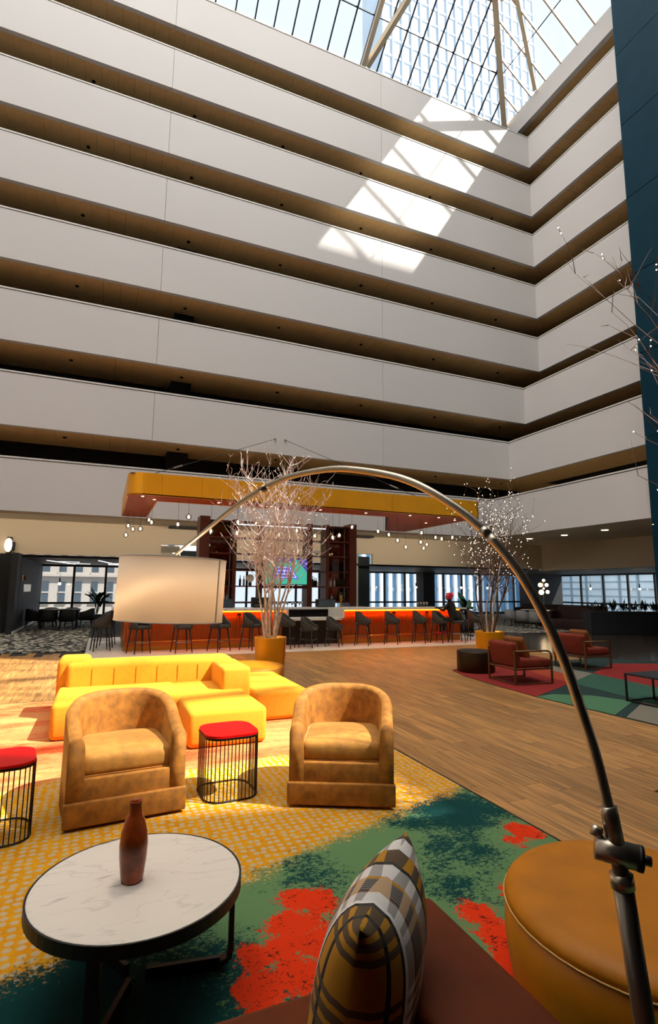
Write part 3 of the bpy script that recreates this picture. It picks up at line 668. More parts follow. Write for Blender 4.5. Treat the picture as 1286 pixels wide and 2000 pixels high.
G().tube(rel([A+ax*.05, A+ax*.075]), .012, 16).obj('hinge_bolt', 'steel_dark', t, True)
G().tube(rel([A-ax*.035+Vector((0, 0, .035)), A-ax*.058+Vector((0, 0, .04))]), .014, 14).obj('tightening_knob', 'steel', t, True)
arc = [(1.2445, 1.067, 1.13), (1.234, 1.089, 1.261), (1.222, 1.112, 1.36), (1.202, 1.152, 1.511), (1.173, 1.209, 1.661), (1.141, 1.273, 1.782), (1.091, 1.372, 1.909), (1.025, 1.501, 2.02), (.961, 1.629, 2.095), (.877, 1.794, 2.149), (.807, 1.933, 2.173), (.703, 2.14, 2.169), (.615, 2.314, 2.123), (.535, 2.472, 2.059), (.449, 2.643, 1.971), (.374, 2.792, 1.897), (.341, 2.858, 1.863)]
def catmull(pts, m=6):
    P = [Vector(p) for p in pts]; P = [P[0]*2-P[1]]+P+[P[-1]*2-P[-2]]; out = []
    for i in range(1, len(P)-2):
        for j in range(m):
            u = j/m; a, b, c, d = P[i-1:i+3]
            out.append(.5*((2*b)+(c-a)*u+(2*a-5*b+4*c-d)*u*u+(3*b-a-3*c+d)*u**3))
    return out+[P[-2]]
ca = catmull(arc)
G().tube(rel([A+Vector((0, 0, .0)), Vector(arc[0]), Vector(arc[0])+(Vector(arc[1])-Vector(arc[0]))*.12]), .0215, 20).obj('arc_socket', 'steel', t, True)
nseg = len(ca)
for nm, a, b, r0, r1 in (('arc_tube', 0, 34, .0145, .0138), ('arc_tube', 34, 70, .0138, .0122), ('arc_tube', 70, nseg, .0122, .0085)):
    seg = ca[a:b+1]; G().tube(rel(seg), [r0+(r1-r0)*i/max(1, len(seg)-1) for i in range(len(seg))], 16).obj(nm, 'steel', t, True)
for i in (34, 70): G().tube(rel([ca[i], ca[i+1]]), .0152, 16).obj('joint_ring', 'steel', t, True)
S = Vector((.332, 2.877, 1.685))
stilt = Matrix.Translation(S-O) @ Matrix.Rotation(math.radians(2.0), 4, 'Y')
g = G()
n = 64
for z in (-.158, .158):
    for r in (.268, .262):
        for j in range(n): a = 2*math.pi*j/n; g.v.append((r*math.cos(a), r*math.sin(a), z))
for j in range(n):
    k = (j+1) % n; g.f += [(j, k, 2*n+k, 2*n+j), (n+k, n+j, 3*n+j, 3*n+k), (j, n+j, n+k, k), (2*n+k, 3*n+k, 3*n+j, 2*n+j)]
sh = g.obj('drum_shade', 'shade_fabric', t, True); sh.matrix_local = stilt
for z in (-.158, .158):
    G().tube([(.268*math.cos(a), .268*math.sin(a), z) for a in [2*math.pi*i/64 for i in range(65)]], .003, 6).obj('shade_trim', 'cap', sh)
a = -.72; G().bar((.270*math.cos(a), .270*math.sin(a), -.156), (.270*math.cos(a), .270*math.sin(a), .156), .008, .003, (math.cos(a), math.sin(a), 0)).obj('shade_seam', 'cap', sh)
G().lathe([(.018, .155), (.024, .16), (.024, .175), (.018, .19)], 16).obj('shade_cap', 'steel', sh, True)
for i in range(3):
    a = 2*math.pi*i/3; G().tube([(0, 0, .15), (.264*math.cos(a), .264*math.sin(a), .15)], .003, 5).obj('shade_spoke', 'steel', sh)
G().ball((0, 0, .03), .04).obj('light_bulb', 'bulb_soft', sh, True)
lp = bpy.data.lights.new('lamp_bulb', 'POINT'); lp.energy = 6.5; lp.color = (1, .84, .64); lp.shadow_soft_size = .05
lo = bpy.data.objects.new('lamp_bulb', lp); COL.objects.link(lo); lo.location = S+Vector((0, 0, -.07)); 
#SPLIT2
# ================================================================== BAR
t = thing('bar_counter', 'long copper-fronted bar counter with a white stone top and glowing underside', 'bar', (.6, 15.2, .008))
def bar_section(x0, x1, zt, led=True):
    X0, X1 = x0-.6, x1-.6
    G().box(X0, X1, 0, .5, .12, zt-.05).obj('front_panel', 'copper', t)
    g = G(); nn = int((X1-X0)/.06)
    for i in range(nn): g.tube([(X0+.03+i*.06, .002, .2), (X0+.03+i*.06, .002, zt-.2)], .024, 6)
    tag(g.obj('fluting', 'copper', t, True), kind='stuff')
    G().box(X0, X1, .02, .5, 0, .12).obj('toe_kick', 'brass', t)
    G().box(X0, X1, -.36, .75, zt-.05, zt).obj('countertop', 'marble_white', t)
    if led: G().box(X0+.06, X1-.06, -.05, -.015, zt-.085, zt-.052).obj('led_strip', 'led', t)
    G().tube([(X0+.05, -.16, .24), (X1-.05, -.16, .24)], .022, 10).obj('foot_rail', 'brass', t, True)
    k = int((X1-X0)/1.4)+1
    for i in range(k):
        x = X0+.4+i*1.4
        if x < X1-.1: G().tube([(x, 0, .24), (x, -.16, .24)], .012, 6).obj('rail_bracket', 'brass', t, True)
bar_section(.6, 4.95, 1.08); bar_section(6.8, 11.3, 1.08)
G().box(4.35, 6.2, .2, .6, 0, .72).obj('low_front_panel', 'dark_stone', t)
G().box(4.36, 6.19, -.22, .62, .73, .79).obj('low_countertop', 'marble_white', t)
G().box(4.35, 4.42, -.36, .75, .79, 1.08).obj('end_panel', 'marble_white', t); G().box(6.13, 6.2, -.36, .75, .79, 1.08).obj('end_panel', 'marble_white', t)
G().box(0, .5, .5, 2.6, .12, 1.03).obj('return_panel', 'copper', t); G().box(-.3, .75, .75, 2.7, 1.03, 1.08).obj('countertop', 'marble_white', t)
G().box(.02, .5, .5, 2.6, 0, .12).obj('toe_kick', 'brass', t)
for x in (3.0, 6.85, 8.05, 9.3): G().box(x, x+.1, -.045, -.01, .90, .95).obj('power_outlet', 'black', t)
# back counter
t = thing('back_counter', 'white-topped back counter in front of the bar shelving', 'counter', (3.3, 16.4, .008))
G().box(0, 5.2, .05, .70, 0, 1.0).obj('body', 'dark_stone', t); G().box(-.05, 5.25, -.1, .71, 1.0, 1.05).obj('countertop', 'marble_white', t)
for i in range(6): G().box(.1+i*.85, .85+i*.85, .02, .05, .1, .95).obj('cabinet_door', 'charcoal', t)
# back bar shelving
t = thing('back_bar_shelving', 'tall mahogany back bar shelving with amber glass bays behind the bar', 'shelving', (0, 17.2, .008))
for a, b, d0, d1 in ((2.76, 3.08, -.06, .5), (3.86, 3.98, -.02, .5), (4.78, 4.88, 0, .45), (6.46, 6.64, -.02, .5), (7.15, 7.27, -.02, .5), (8.05, 8.32, -.06, .5)):
    G().box(a, b, d0, d1, 0, 3.96 if b-a > .2 else 3.9).obj('upright', 'mahogany', t)
for a, b in ((3.08, 3.86), (3.98, 4.78), (6.64, 7.15), (7.27, 8.05)):
    for z in (1.2, 1.72, 2.24, 2.78, 3.3, 3.84): G().box(a, b, .0, .45, z-.02, z+.02).obj('shelf', 'mahogany', t)
for z in (2.78, 3.3, 3.84): G().box(4.88, 6.46, .0, .45, z-.02, z+.02).obj('shelf', 'mahogany', t)
for a, b in ((3.98, 4.78), (4.88, 6.46), (6.64, 7.15)): G().box(a, b, .04, .06, 3.74, 3.765).obj('light_bar', 'strip', t)
G().box(4.88, 6.46, .02, .4, 1.66, 1.76).obj('shelf', 'mahogany', t)
for a, b in ((3.08, 3.86), (7.27, 8.05)):
    for z0, z1 in ((1.22, 1.70), (1.74, 2.22), (2.26, 2.76), (2.8, 3.28), (3.32, 3.82)):
        G().box(a+.02, b-.02, .40, .42, z0, z1).obj('glass_panel', 'amber', t)
tvt = thing('television', 'wall television showing a blue and green tennis court', 'television', (5.68, 17.14, 2.24))
G().box(-.78, .78, 0, .06, -.46, .46).obj('housing', 'black', tvt)
G().box(-.75, .75, -.008, 0, -.43, .43).obj('screen', 'screen_green', tvt)
y = -.012
G().face([(-.38, y, .16), (.17, y, .16), (.45, y, -.25), (-.55, y, -.25)]).obj('screen_image', 'screen_court', tvt)
y = -.014
g = G()
def ln(a, b, w=.012):
    d = Vector((b[0]-a[0], 0, b[1]-a[1])).normalized(); n_ = Vector((-d.z, 0, d.x))*w/2
    g.face([(a[0]+n_.x, y, a[1]+n_.z), (b[0]+n_.x, y, b[1]+n_.z), (b[0]-n_.x, y, b[1]-n_.z), (a[0]-n_.x, y, a[1]-n_.z)])
for a, b in (((-.32, .13), (.12, .13)), ((.12, .13), (.36, -.2)), ((.36, -.2), (-.47, -.2)), ((-.47, -.2), (-.32, .13)), ((-.36, .02), (.2, .02)), ((-.08, .07), (-.06, -.1)), ((-.41, -.09), (.28, -.09))): ln(a, b)
g.obj('screen_lines', 'screen_line', tvt)
M('screen_crowd', '#2a2a78', .5, emit=.6, ecol='#3a3a98'); M('screen_spot', '#c8a8d8', .5, emit=.7)
G().face([(.35, -.0125, .43), (.75, -.0125, .43), (.75, -.0125, -.02), (.62, -.0125, .14)]).obj('screen_crowd', 'screen_crowd', tvt); G().face([(-.75, -.0125, .43), (.35, -.0125, .43), (.3, -.0125, .3), (-.75, -.0125, .3)]).obj('screen_crowd', 'screen_crowd', tvt)
g = G(); rr = random.Random(3)
for i in range(60):
    u, v_ = rr.uniform(.42, .74), rr.uniform(.1, .42)
    if v_ > .43-(u-.35)*1.0+.02 or u > .66: g.face([(u, -.0135, v_), (u+.02, -.0135, v_), (u+.02, -.0135, v_+.014), (u, -.0135, v_+.014)])
g.obj('screen_spectators', 'screen_spot', tvt)
# bottles, one per thing
bprof = [(.036, 0), (.038, .01), (.038, .16), (.03, .2), (.013, .23), (.013, .29), (.016, .295), (.016, .31)]
bms = [G().lathe(bprof, 10).mesh('bottle', m_, True) for m_ in ('bottle_dark', 'bottle_green', 'bottle_clear')]
rr = random.Random(5)
def bottles(x0, x1, z, n, where):
    for i in range(n):
        o = link('bottle', rr.choice(bms), None, (x0+(x1-x0)*(i+.5)/n, 17.36+rr.uniform(-.04, .04), z+.028)); o.scale = (1, 1, rr.uniform(.8, 1.15))
        tag(o, 'liquor bottle on the %s, %s from the left' % (where, ORD[i]), 'bottle', 'bottles on the %s' % where)
bottles(7.33, 8.0, 1.72, 8, 'upper lit shelf of the right amber bay'); bottles(7.33, 8.0, 1.2, 8, 'lower lit shelf of the right amber bay')
bottles(3.14, 3.8, 1.72, 7, 'upper lit shelf of the left amber bay'); bottles(3.14, 3.8, 1.2, 7, 'lower lit shelf of the left amber bay')
bottles(6.68, 7.0, 1.72, 4, 'narrow open shelf right of the television'); bottles(4.1, 4.35, 1.72, 2, 'open shelf left of the television')
a = thing('shell_ornament', 'white shell-like ornament on the shelf right of the television', 'ornament', (6.9, 17.4, 2.828))
g = G()
for i in range(7): an = -1.1+i*.37; g.tube([(0, 0, .02), (.08*math.sin(an), 0, .08+.04*math.cos(an)), (.17*math.sin(an), 0, .06+.12*math.cos(an))], [.02, .03, .012], 6)
g.obj('body', 'cap', a, True)
a = thing('round_ornament', 'round pale disc ornament standing left of the television', 'ornament', (4.5, 17.35, 1.748))
G().tube([(0, -.015, .25), (0, .015, .25)], .13, 24).obj('disc', 'plaster_warm', a); G().box(-.05, .05, -.03, .03, 0, .12).obj('foot', 'black', a)
rr = random.Random(12)
gl = [G().lathe([(.03, 0), (.03, .006), (.006, .012), (.006, .07), (.035, .1), (.04, .14), (.034, .17)], 10).mesh('wine_glass', 'bottle_clear', True)]
for i in range(10): tag(link('wine_glass', gl[0], None, (5.0+i*.13, 16.75+.1*(i % 2), 1.06)), 'clear stemmed glass on the back counter below the television, %s from the left' % ORD[i], 'glass', 'glasses on the back counter')
for i in range(4): tag(link('wine_glass', gl[0], None, (9.75+i*.12, 15.4, 1.09)), 'clear glass near the right end of the bar top, %s from the left' % ORD[i], 'glass', 'glasses on the bar top')
cm = thing('espresso_machine', 'dark coffee machine on the back counter left of the glasses', 'machine', (4.7, 16.8, 1.06))
rbox('body', .5, .4, .32, .03, 'black', cm); G().box(-.22, .22, -.26, -.2, .05, .1).obj('drip_tray', 'steel_dark', cm); G().tube([(-.1, -.22, .2), (-.1, -.3, .16)], .018, 8).obj('portafilter', 'steel_dark', cm); G().tube([(.1, -.22, .2), (.1, -.3, .16)], .018, 8).obj('portafilter', 'steel_dark', cm)
for x in (6.98, 3.5):
    a = thing('menu_stand', 'grey counter display case on the back counter below the %s' % ('narrow shelf' if x > 5 else 'left bay'), 'case', (x, 16.8, 1.06)); rbox('body', .62, .3, .26, .02, 'dark_stone', a); G().box(-.3, .3, -.165, -.15, .03, .23).obj('front_glass', 'win_grey', a)
tp = thing('beer_tap', 'brass beer tap column on the bar top right of the low section', 'tap', (7.05, 15.65, 1.088)); G().lathe([(.06, 0), (.05, .02), (.035, .04), (.035, .34), (.05, .36), (.05, .38)], 14).obj('column', 'brass', tp, True); G().tube([(0, -.03, .3), (0, -.12, .29), (0, -.12, .22)], .012, 8).obj('spout', 'brass', tp); G().tube([(0, -.04, .34), (0, -.05, .48)], .014, 8).obj('handle', 'black', tp)
# canopy
t = thing('bar_canopy', 'suspended gold-fronted canopy ring with a copper wood underside above the bar', 'canopy', (.4, 12.95, 3.82))
def cv(x, y, z=0): return (x-.4, y-12.95, z)
r = .32; fp = [(.4, 17.3)]+[(.4, 12.95+r)]+[(.4+r-r*math.cos(a), 12.95+r-r*math.sin(a)) for a in [math.pi/2*i/8 for i in range(1, 9)]]
arcs = fp[1:]
for (x0, x1) in ((.72, 1.15), (1.15, 2.1), (2.1, 4.7), (4.7, 7.4), (7.4, 10.4)):
    G().box(x0-.4+.003, x1-.4-.003, 0, .03, 0, .53).obj('fascia_panel', 'gold', t)
g = G()
for (a, b) in zip(arcs[:-1], arcs[1:]): g.face([cv(*a, 0), cv(*b, 0), cv(*b, .53), cv(*a, .53)])
g.obj('corner_fascia', 'gold', t, True)
G().box(0, .03, r, 4.35, 0, .53).obj('side_fascia', 'gold', t); G().box(9.97, 10.0, 0, 4.35, 0, .53).obj('side_fascia', 'gold', t)
def plate(nm, pts): G().prism([(x-.4, y-12.95) for x, y in pts], .004, .03).obj(nm, 'copper_wood', t)
plate('soffit_board', arcs+[(1.15, 12.95), (1.15, 13.85), (.4, 13.85)])
plate('soffit_board', [(.4, 13.85), (1.15, 13.85), (1.15, 16.55), (.4, 16.55)]); plate('soffit_board', [(.4, 16.55), (1.15, 16.55), (1.15, 17.3), (.4, 17.3)])
for x0, x1 in ((1.15, 3.3), (3.3, 5.5), (5.5, 7.75)): plate('soffit_board', [(x0, 12.95), (x1-.006, 12.95), (x1-.006, 13.85), (x0, 13.85)])
plate('soffit_board', [(7.75, 12.95), (10.4, 12.95), (10.4, 17.3), (9.6, 17.3), (7.75, 13.85)])
G().box(.75, 7.35, .87, .9, 0, .53).obj('inner_fascia', 'gold', t); G().box(.72, .75, .9, 4.3, 0, .53).obj('inner_fascia', 'gold', t)
G().bar(cv(7.75, 13.85, .265), cv(9.6, 17.3, .265), .03, .53).obj('inner_fascia', 'gap_dark', t)
G().box(0.05, 9.95, .05, .85, .5, .52).obj('top_deck', 'gap_dark', t); G().prism([(7.4, .9), (9.95, .9), (9.95, 4.3), (9.2, 4.3)], .5, .52).obj('top_deck', 'gap_dark', t)
for x, y in ((.75, 13.2), (1.05, 13.6), (2.6, 13.4), (4.0, 13.4), (5.4, 13.4), (6.8, 13.4), (8.2, 13.3), (9.2, 13.3), (10.0, 13.6), (9.6, 14.6)):
    G().lathe([(.034, -.004), (.034, .006)], 12, (x-.4, y-12.95)).obj('downlight', 'downlight', t)
    ld = bpy.data.lights.new('added_canopy_spot', 'SPOT'); ld.energy = 45; ld.color = (1, .78, .52); ld.spot_size = 1.9; ld.spot_blend = .7; ld.shadow_soft_size = .05  # warm spots added at the discs to light the bar area
    lo_ = bpy.data.objects.new('added_canopy_spot', ld); COL.objects.link(lo_); lo_.location = (x, y, 3.8)
for i, (a, b, lb) in enumerate((((6.04, 19.96, 7.61), (.85, 13.3, 4.36), 'left'), ((6.47, 19.96, 7.62), (8.6, 13.3, 4.36), 'right'))):
    c = thing('suspension_cable', 'thin steel stay cable from the parapet down to the %s end of the canopy' % lb, 'cable', a)
    A_ = Vector(a); B_ = Vector(b); G().tube([(0, 0, 0), tuple(B_-A_)], .009, 6).obj('wire_rope', 'frame_black', c); m_ = (B_-A_)*.82; G().tube([tuple(m_), tuple(m_*1.06)], .024, 6).obj('turnbuckle', 'steel_dark', c); G().lathe([(.03, -.03), (.03, .03)], 8).obj('eye_bolt', 'steel_dark', c)
# globe pendants
PEN = [(.57, 16.0, 3.39), (.54, 16.5, 3.17), (.71, 16.2, 3.32), (.87, 15.5, 3.27), (1.05, 15.0, 3.47), (1.08, 14.5, 3.35), (1.62, 13.4, 3.21), (1.87, 13.4, 3.41), (2.43, 13.4, 3.08), (3.11, 13.4, 3.35), (3.13, 13.55, 3.08), (3.59, 13.4, 3.34), (3.92, 13.4, 3.38), (4.22, 13.4, 3.07), (4.72, 13.4, 3.21), (5.24, 13.4, 3.09), (5.77, 13.4, 3.07), (5.97, 13.4, 3.14), (6.36, 13.4, 3.39), (7.19, 13.4, 3.31), (7.54, 13.4, 3.23), (7.83, 13.4, 3.08), (9.37, 15.5, 3.08), (8.65, 13.4, 3.34), (9.0, 14.0, 3.12), (9.88, 15.0, 3.15), (10.08, 15.5, 3.07), (9.14, 13.4, 3.22), (9.36, 13.4, 3.19), (9.75, 13.4, 3.25)]
PEN.sort(key=lambda p: p[0]/p[1])
gm = G().ball((0, 0, 0), .078, 16, 10).mesh('globe', 'globe', True); bm_ = G().lathe([(.012, -.03), (.026, -.01), (.026, .012), (.012, .035), (.016, .05)], 10).mesh('bulb', 'bulb', True); cm_ = G().lathe([(.014, .05), (.018, .055), (.018, .085), (.006, .09)], 10).mesh('cap', 'frame_black', True)
for i, (x, y, z) in enumerate(PEN):
    p = thing('globe_pendant', 'clear glass globe pendant under the canopy, %s from the left' % ORD[i], 'pendant lamp', (x, y, z), group='glass globe pendants')
    link('globe', gm, p); link('bulb', bm_, p); link('cap', cm_, p); G().tube([(0, 0, .08), (0, 0, 3.82-z)], .0035, 4).obj('cord', 'frame_black', p)
# ------------------------------------------------------------------ bar stools
def stool_proto(hs):
    t = thing('bar_stool', 'proto', 'bar stool', group='bar stools')
    g = barrel_shell(.46, .44, .045, hs+.10, hs+.34, hs-.04, .2, 8); me = g.mesh('back_shell', 'stool_fabric', True)
    for v in me.vertices: v.co.y -= .22
    link('back_shell', me, t)
    rbox('seat', .40, .40, .09, .03, 'stool_fabric', t, (0, -.0, hs-.06))
    for sx in (-1, 1):
        for sy in (-1, 1): G().tube([(sx*.16, sy*.15, hs-.05), (sx*.22, sy*.21, 0)], [.022, .013], 8).obj('leg', 'stool_leg', t, True)
    zf = hs*.42; k = .16+.06*(1-zf/hs)
    for a, b in (((-1, -1), (1, -1)), ((-1, 1), (1, 1)), ((-1, -1), (-1, 1)), ((1, -1), (1, 1))): G().tube([(a[0]*k, a[1]*k, zf), (b[0]*k, b[1]*k, zf)], .008, 6).obj('footrest_bar', 'steel_dark' if a[1] == b[1] else 'stool_leg', t)
    return t
hi = stool_proto(.66); lo_ = stool_proto(.52)
ST = [(.95, 14.65, 25), (1.99, 14.5, 10), (2.96, 14.5, 30), (3.84, 14.55, 40), (4.85, 14.55, 55), (5.55, 14.6, 48), (6.35, 14.6, 52), (7.3, 14.62, 55), (8.33, 14.65, 52), (9.34, 14.66, 48), (10.0, 14.55, 30), (10.6, 14.45, -20), (11.45, 14.62, 40)]
uh = ul = False
for i, (x, y, a) in enumerate(ST):
    low = i in (5, 6); pr = lo_ if low else hi
    if (low and not ul) or (not low and not uh):
        o = pr; o.location = (x, y, .008); o.rotation_euler = (0, 0, math.radians(180-a+180)); ul = ul or low; uh = uh or not low
    else: o = copytree(pr, None, (x, y, .008), math.radians(-a))
    o.rotation_euler = (0, 0, math.radians(180+180+a-(0)))
    o['label'] = ('low dark grey chair at the lowered counter, %s of the pair' % ('left' if i == 5 else 'right')) if low else ('dark grey bar stool along the bar front, %s from the left' % ORD[i if i < 5 else i-2])
for i, (x, y) in enumerate(((.05, 15.6), (.12, 16.4), (.2, 17.2))):
    o = copytree(hi, None, (x, y, .008), math.radians(-80)); o['label'] = 'dark grey bar stool at the short left end of the bar, %s from the front' % ORD[i]
#SPLIT3
# ================================================================== PLANTERS AND TREES
def planter(label, loc, r, h):
    p = thing('planter', label, 'planter', loc, group='gold cylinder planters')
    G().lathe([(r*.86, 0), (r*.9, .02), (r, h-.01), (r, h), (r*.93, h), (r*.92, h-.05)], 40).obj('pot', 'gold_pot', p, True)
    G().lathe([(r*.92, h-.08), (r*.92, h-.06)], 32).obj('soil', 'soil', p)
    G().bar((r*.62*1.0, -r*.75, .03), (r*.69, -r*.80, h-.01), .03, .006).obj('seam_strip', 'copper', p)
    return p
def tree(label, loc, seed, h, spread, bark, stem_mat, nstem, beads, bead_r=.011, dens=1.0, leanx=0):
    rr = random.Random(seed); T = thing('branch_tree', label, 'tree', loc); g = G(); tips = []
    def grow(p, d, L, r, lev, gg):
        n = max(3, int(L/.16)); pts = [p]; rs = [r]; q = p.copy(); dd = d.copy()
        for i in range(n):
            dd = (dd+Vector((rr.uniform(-1, 1), rr.uniform(-1, 1), rr.uniform(-.5, .75)))*(.16 if lev else .10)).normalized()
            q = q+dd*L/n; pts.append(q.copy()); rs.append(r*(1-.78*(i+1)/n))
            if i > (1 if lev else n*.3) and lev < 3:
                for _ in range(rr.choice((0, 1, 1, 2)) if lev else rr.choice((1, 2, 2, 3) if dens > 1.5 else (1, 1, 2))):
                    if rr.random() > dens*(.8 if lev < 2 else .62): continue
                    s = Vector((rr.uniform(-1, 1), rr.uniform(-1, 1), rr.uniform(.0, .9))).normalized()
                    nd = (dd*.55+s*.8).normalized(); grow(q.copy(), nd, L*rr.uniform(.2, .38)*(1.1 if lev == 0 else 1), max(rs[-1]*.6, .0062 if bark == 'branch_pale' else .0045), lev+1, g)
        gg.tube(pts, rs, 6 if lev == 0 else 4, False)
        if lev >= 1: tips.extend(pts[1:])
    for i in range(nstem):
        a = 2*math.pi*(i+rr.uniform(-.25, .25))/nstem; c = Vector((math.cos(a), math.sin(a), 0))
        st = c*rr.uniform(.05, .14); d = (c*rr.uniform(.10, spread)+Vector((leanx, 0, 1))).normalized(); gs = G()
        grow(st, d, h*rr.uniform(.7, 1.0), rr.uniform(.018, .034), 0, gs); gs.obj('stem', stem_mat if i < 3 or bark == 'branch_pale' else bark, T, True)
    tag(g.obj('twigs', bark, T), kind='stuff')
    if beads:
        b = G(); rr.shuffle(tips)
        for p in tips[:beads]: b.octa((p.x, p.y, p.z), bead_r)
        tag(b.obj('fairy_lights', 'bead', T), kind='stuff')
    return T
planter('gold cylinder planter behind the yellow sofa', (3.42, 11.3, 0), .345, .64)
tree('pale bare birch branches rising from the planter behind the yellow sofa', (3.42, 11.3, .58), 11, 3.2, .2, 'branch_pale', 'birch', 10, 320, .007, 1.6)
planter('gold cylinder planter beside the orange armchairs', (9.02, 10.95, 0), .36, .66)
tree('brown birch branches with fairy lights in the planter beside the orange armchairs', (9.02, 10.95, .6), 29, 3.05, .26, 'branch_brown', 'birch', 8, 430, .011, 1.55)
planter('gold cylinder planter just outside the right edge', (4.85, 2.55, 0), .36, .66)
tree('bare twigs with a few fairy lights reaching in at the right edge', (4.85, 2.55, .6), 44, 3.5, .2, 'branch_brown', 'branch_brown', 6, 90, .008, .9, -.02)
# ================================================================== ORANGE LOUNGE GROUP
def lounge_chair(label, loc, rz):
    t = thing('lounge_armchair', label, 'armchair', loc, rz, group='orange lounge armchairs')
    for s in (-1, 1):
        y = s*.40; g = G()
        pts = [(-.40, y, 0), (-.40, y, .60)]; g.bar(*pts, .03, .03); g.obj('rear_leg', 'bronze_frame', t)
        G().bar((.38, y, 0), (.38, y, .50), .03, .03).obj('front_leg', 'bronze_frame', t)
        G().tube([(-.40, y, .585), (.26, y, .585), (.34, y, .57), (.375, y, .53), (.38, y, .48)], .016, 8).obj('armrest', 'bronze_frame', t, True)
        G().bar((-.40, y, .02), (.38, y, .02), .025, .02).obj('floor_runner', 'bronze_frame', t)
        G().bar((-.40, y, .27), (.38, y, .27), .025, .03).obj('seat_rail', 'bronze_frame', t)
    G().bar((-.40, -.4, .27), (-.40, .4, .27), .025, .03).obj('cross_rail', 'bronze_frame', t); G().bar((.38, -.4, .27), (.38, .4, .27), .025, .03).obj('cross_rail', 'bronze_frame', t); G().bar((-.40, -.4, .55), (-.40, .4, .55), .025, .025).obj('cross_rail', 'bronze_frame', t); G().bar((-.40, -.4, .02), (-.40, .4, .02), .02, .02).obj('floor_runner', 'bronze_frame', t)
    rbox('seat_cushion', .76, .74, .15, .04, 'orange_fabric', t, (.02, 0, .285), puff=.015)
    b = rbox('back_cushion', .16, .74, .44, .05, 'orange_fabric', t, (-.30, 0, .30)); b.rotation_euler = (0, math.radians(-10), 0)
    return t
lounge_chair('orange lounge armchair nearer the plank floor, beside the bronze drum table', (7.32, 8.05, .012), math.radians(-6))
lounge_chair('orange lounge armchair farther back toward the far windows', (9.98, 9.0, .012), math.radians(2))
cp = rboxmesh('cushion', .5, .42, .13, .06, 'ochre_fabric', 3, .02)
for (x, y, z, lb) in ((7.22, 8.08, .60, 'nearer'), (9.88, 9.0, .60, 'farther')):
    o = link('cushion', cp); o.matrix_world = Matrix.Translation((x, y, z)) @ Matrix.Rotation(math.radians(68), 4, 'Y') @ Matrix.Rotation(math.pi/2, 4, 'Z'); tag(o, 'ochre cushion leaning in the %s orange armchair' % lb, 'cushion', 'ochre cushions')
d = thing('drum_table', 'dark bronze drum side table at the corner of the red rug', 'side table', (7.28, 9.3, .012)); G().lathe([(.37, 0), (.385, .015), (.385, .40), (.375, .415)], 40).obj('drum', 'bronze', d, True); G().lathe([(.372, .412), (.372, .42)], 40).obj('tray_top', 'frame_black', d)
b = thing('black_table', 'low black metal nesting table at the right edge on the green rug', 'table', (7.55, 6.05, .012))
def frame_tab(x0, x1, y0, y1, h, par):
    G().box(x0, x1, y0, y1, h-.025, h).obj('tabletop', 'charcoal', par)
    for x in (x0+.015, x1-.015):
        for y in (y0+.015, y1-.015): G().box(x-.012, x+.012, y-.012, y+.012, 0, h-.025).obj('leg', 'frame_black', par)
    for y in (y0+.015, y1-.015): G().box(x0, x1, y-.01, y+.01, 0, .02).obj('runner', 'frame_black', par)
    for x in (x0+.015, x1-.015): G().box(x-.01, x+.01, y0, y1, 0, .02).obj('runner', 'frame_black', par)
frame_tab(0, 1.3, -.75, .0, .42, b); frame_tab(.5, 1.25, -.7, -.08, .36, b)
# ================================================================== FAR LEFT ALCOVE
dt = thing('dining_table', 'dark dining table in front of the left window', 'table', (-1.5, 24.3, .01)); rbox('tabletop', 1.5, 1.0, .05, .02, 'dark_stone', dt, (0, 0, .70)); 
for x in (-.6, .6):
    for y in (-.38, .38): G().tube([(x, y, .71), (x*1.02, y*1.02, 0)], [.03, .02], 8).obj('leg', 'black', dt)
def tub(label, loc, rz, mat, hs=.44, grp='dark dining chairs'):
    t = thing('tub_chair', label, 'chair', loc, rz, group=grp)
    g = barrel_shell(.58, .56, .06, hs+.18, hs+.34, hs-.14, .26, 8); me = g.mesh('shell', mat, True)
    for v in me.vertices: v.co.y -= .28
    link('shell', me, t); rbox('seat', .46, .46, .12, .03, mat, t, (0, -.02, hs-.1))
    for sx in (-1, 1):
        for sy in (-1, 1): G().tube([(sx*.2, sy*.2, hs-.12), (sx*.25, sy*.25, 0)], [.022, .013], 8).obj('leg', 'stool_leg', t)
    return t
for i, (x, y, r_) in enumerate(((-1.9, 23.5, 180), (-1.2, 23.5, 180), (-2.45, 24.3, 90), (-.5, 24.3, -90), (-1.9, 25.1, 0), (-1.1, 25.1, 0))):
    tub('dark dining chair at the alcove table, %s' % ('near side left', 'near side right', 'left end', 'right end', 'far side left', 'far side right')[i], (x, y, .01), math.radians(r_), 'black')
pp = thing('potted_plant', 'leafy green potted plant in front of the left window', 'plant', (-.15, 26.4, .01))
G().lathe([(.2, 0), (.25, .02), (.28, .42), (.25, .42), (.24, .38)], 20).obj('pot', 'charcoal', pp, True)
def leafmesh(L, w, bend):
    g = G(); n = 8
    for i in range(n+1):
        u = i/n; ww = w*math.sin(math.pi*min(1, .06+u*.94))**.8; x = L*u; z = -bend*u*u
        g.v += [(x, -ww, z+.25*ww), (x, 0, z), (x, ww, z+.25*ww)]
    for i in range(n):
        for j in range(2): a = i*3+j; g.f.append((a, a+1, a+4, a+3))
    return g
rr = random.Random(2); lm = [leafmesh(.62, .13, .1).mesh('leaf', 'leaf', True), leafmesh(.5, .11, .2).mesh('leaf', 'leaf', True)]
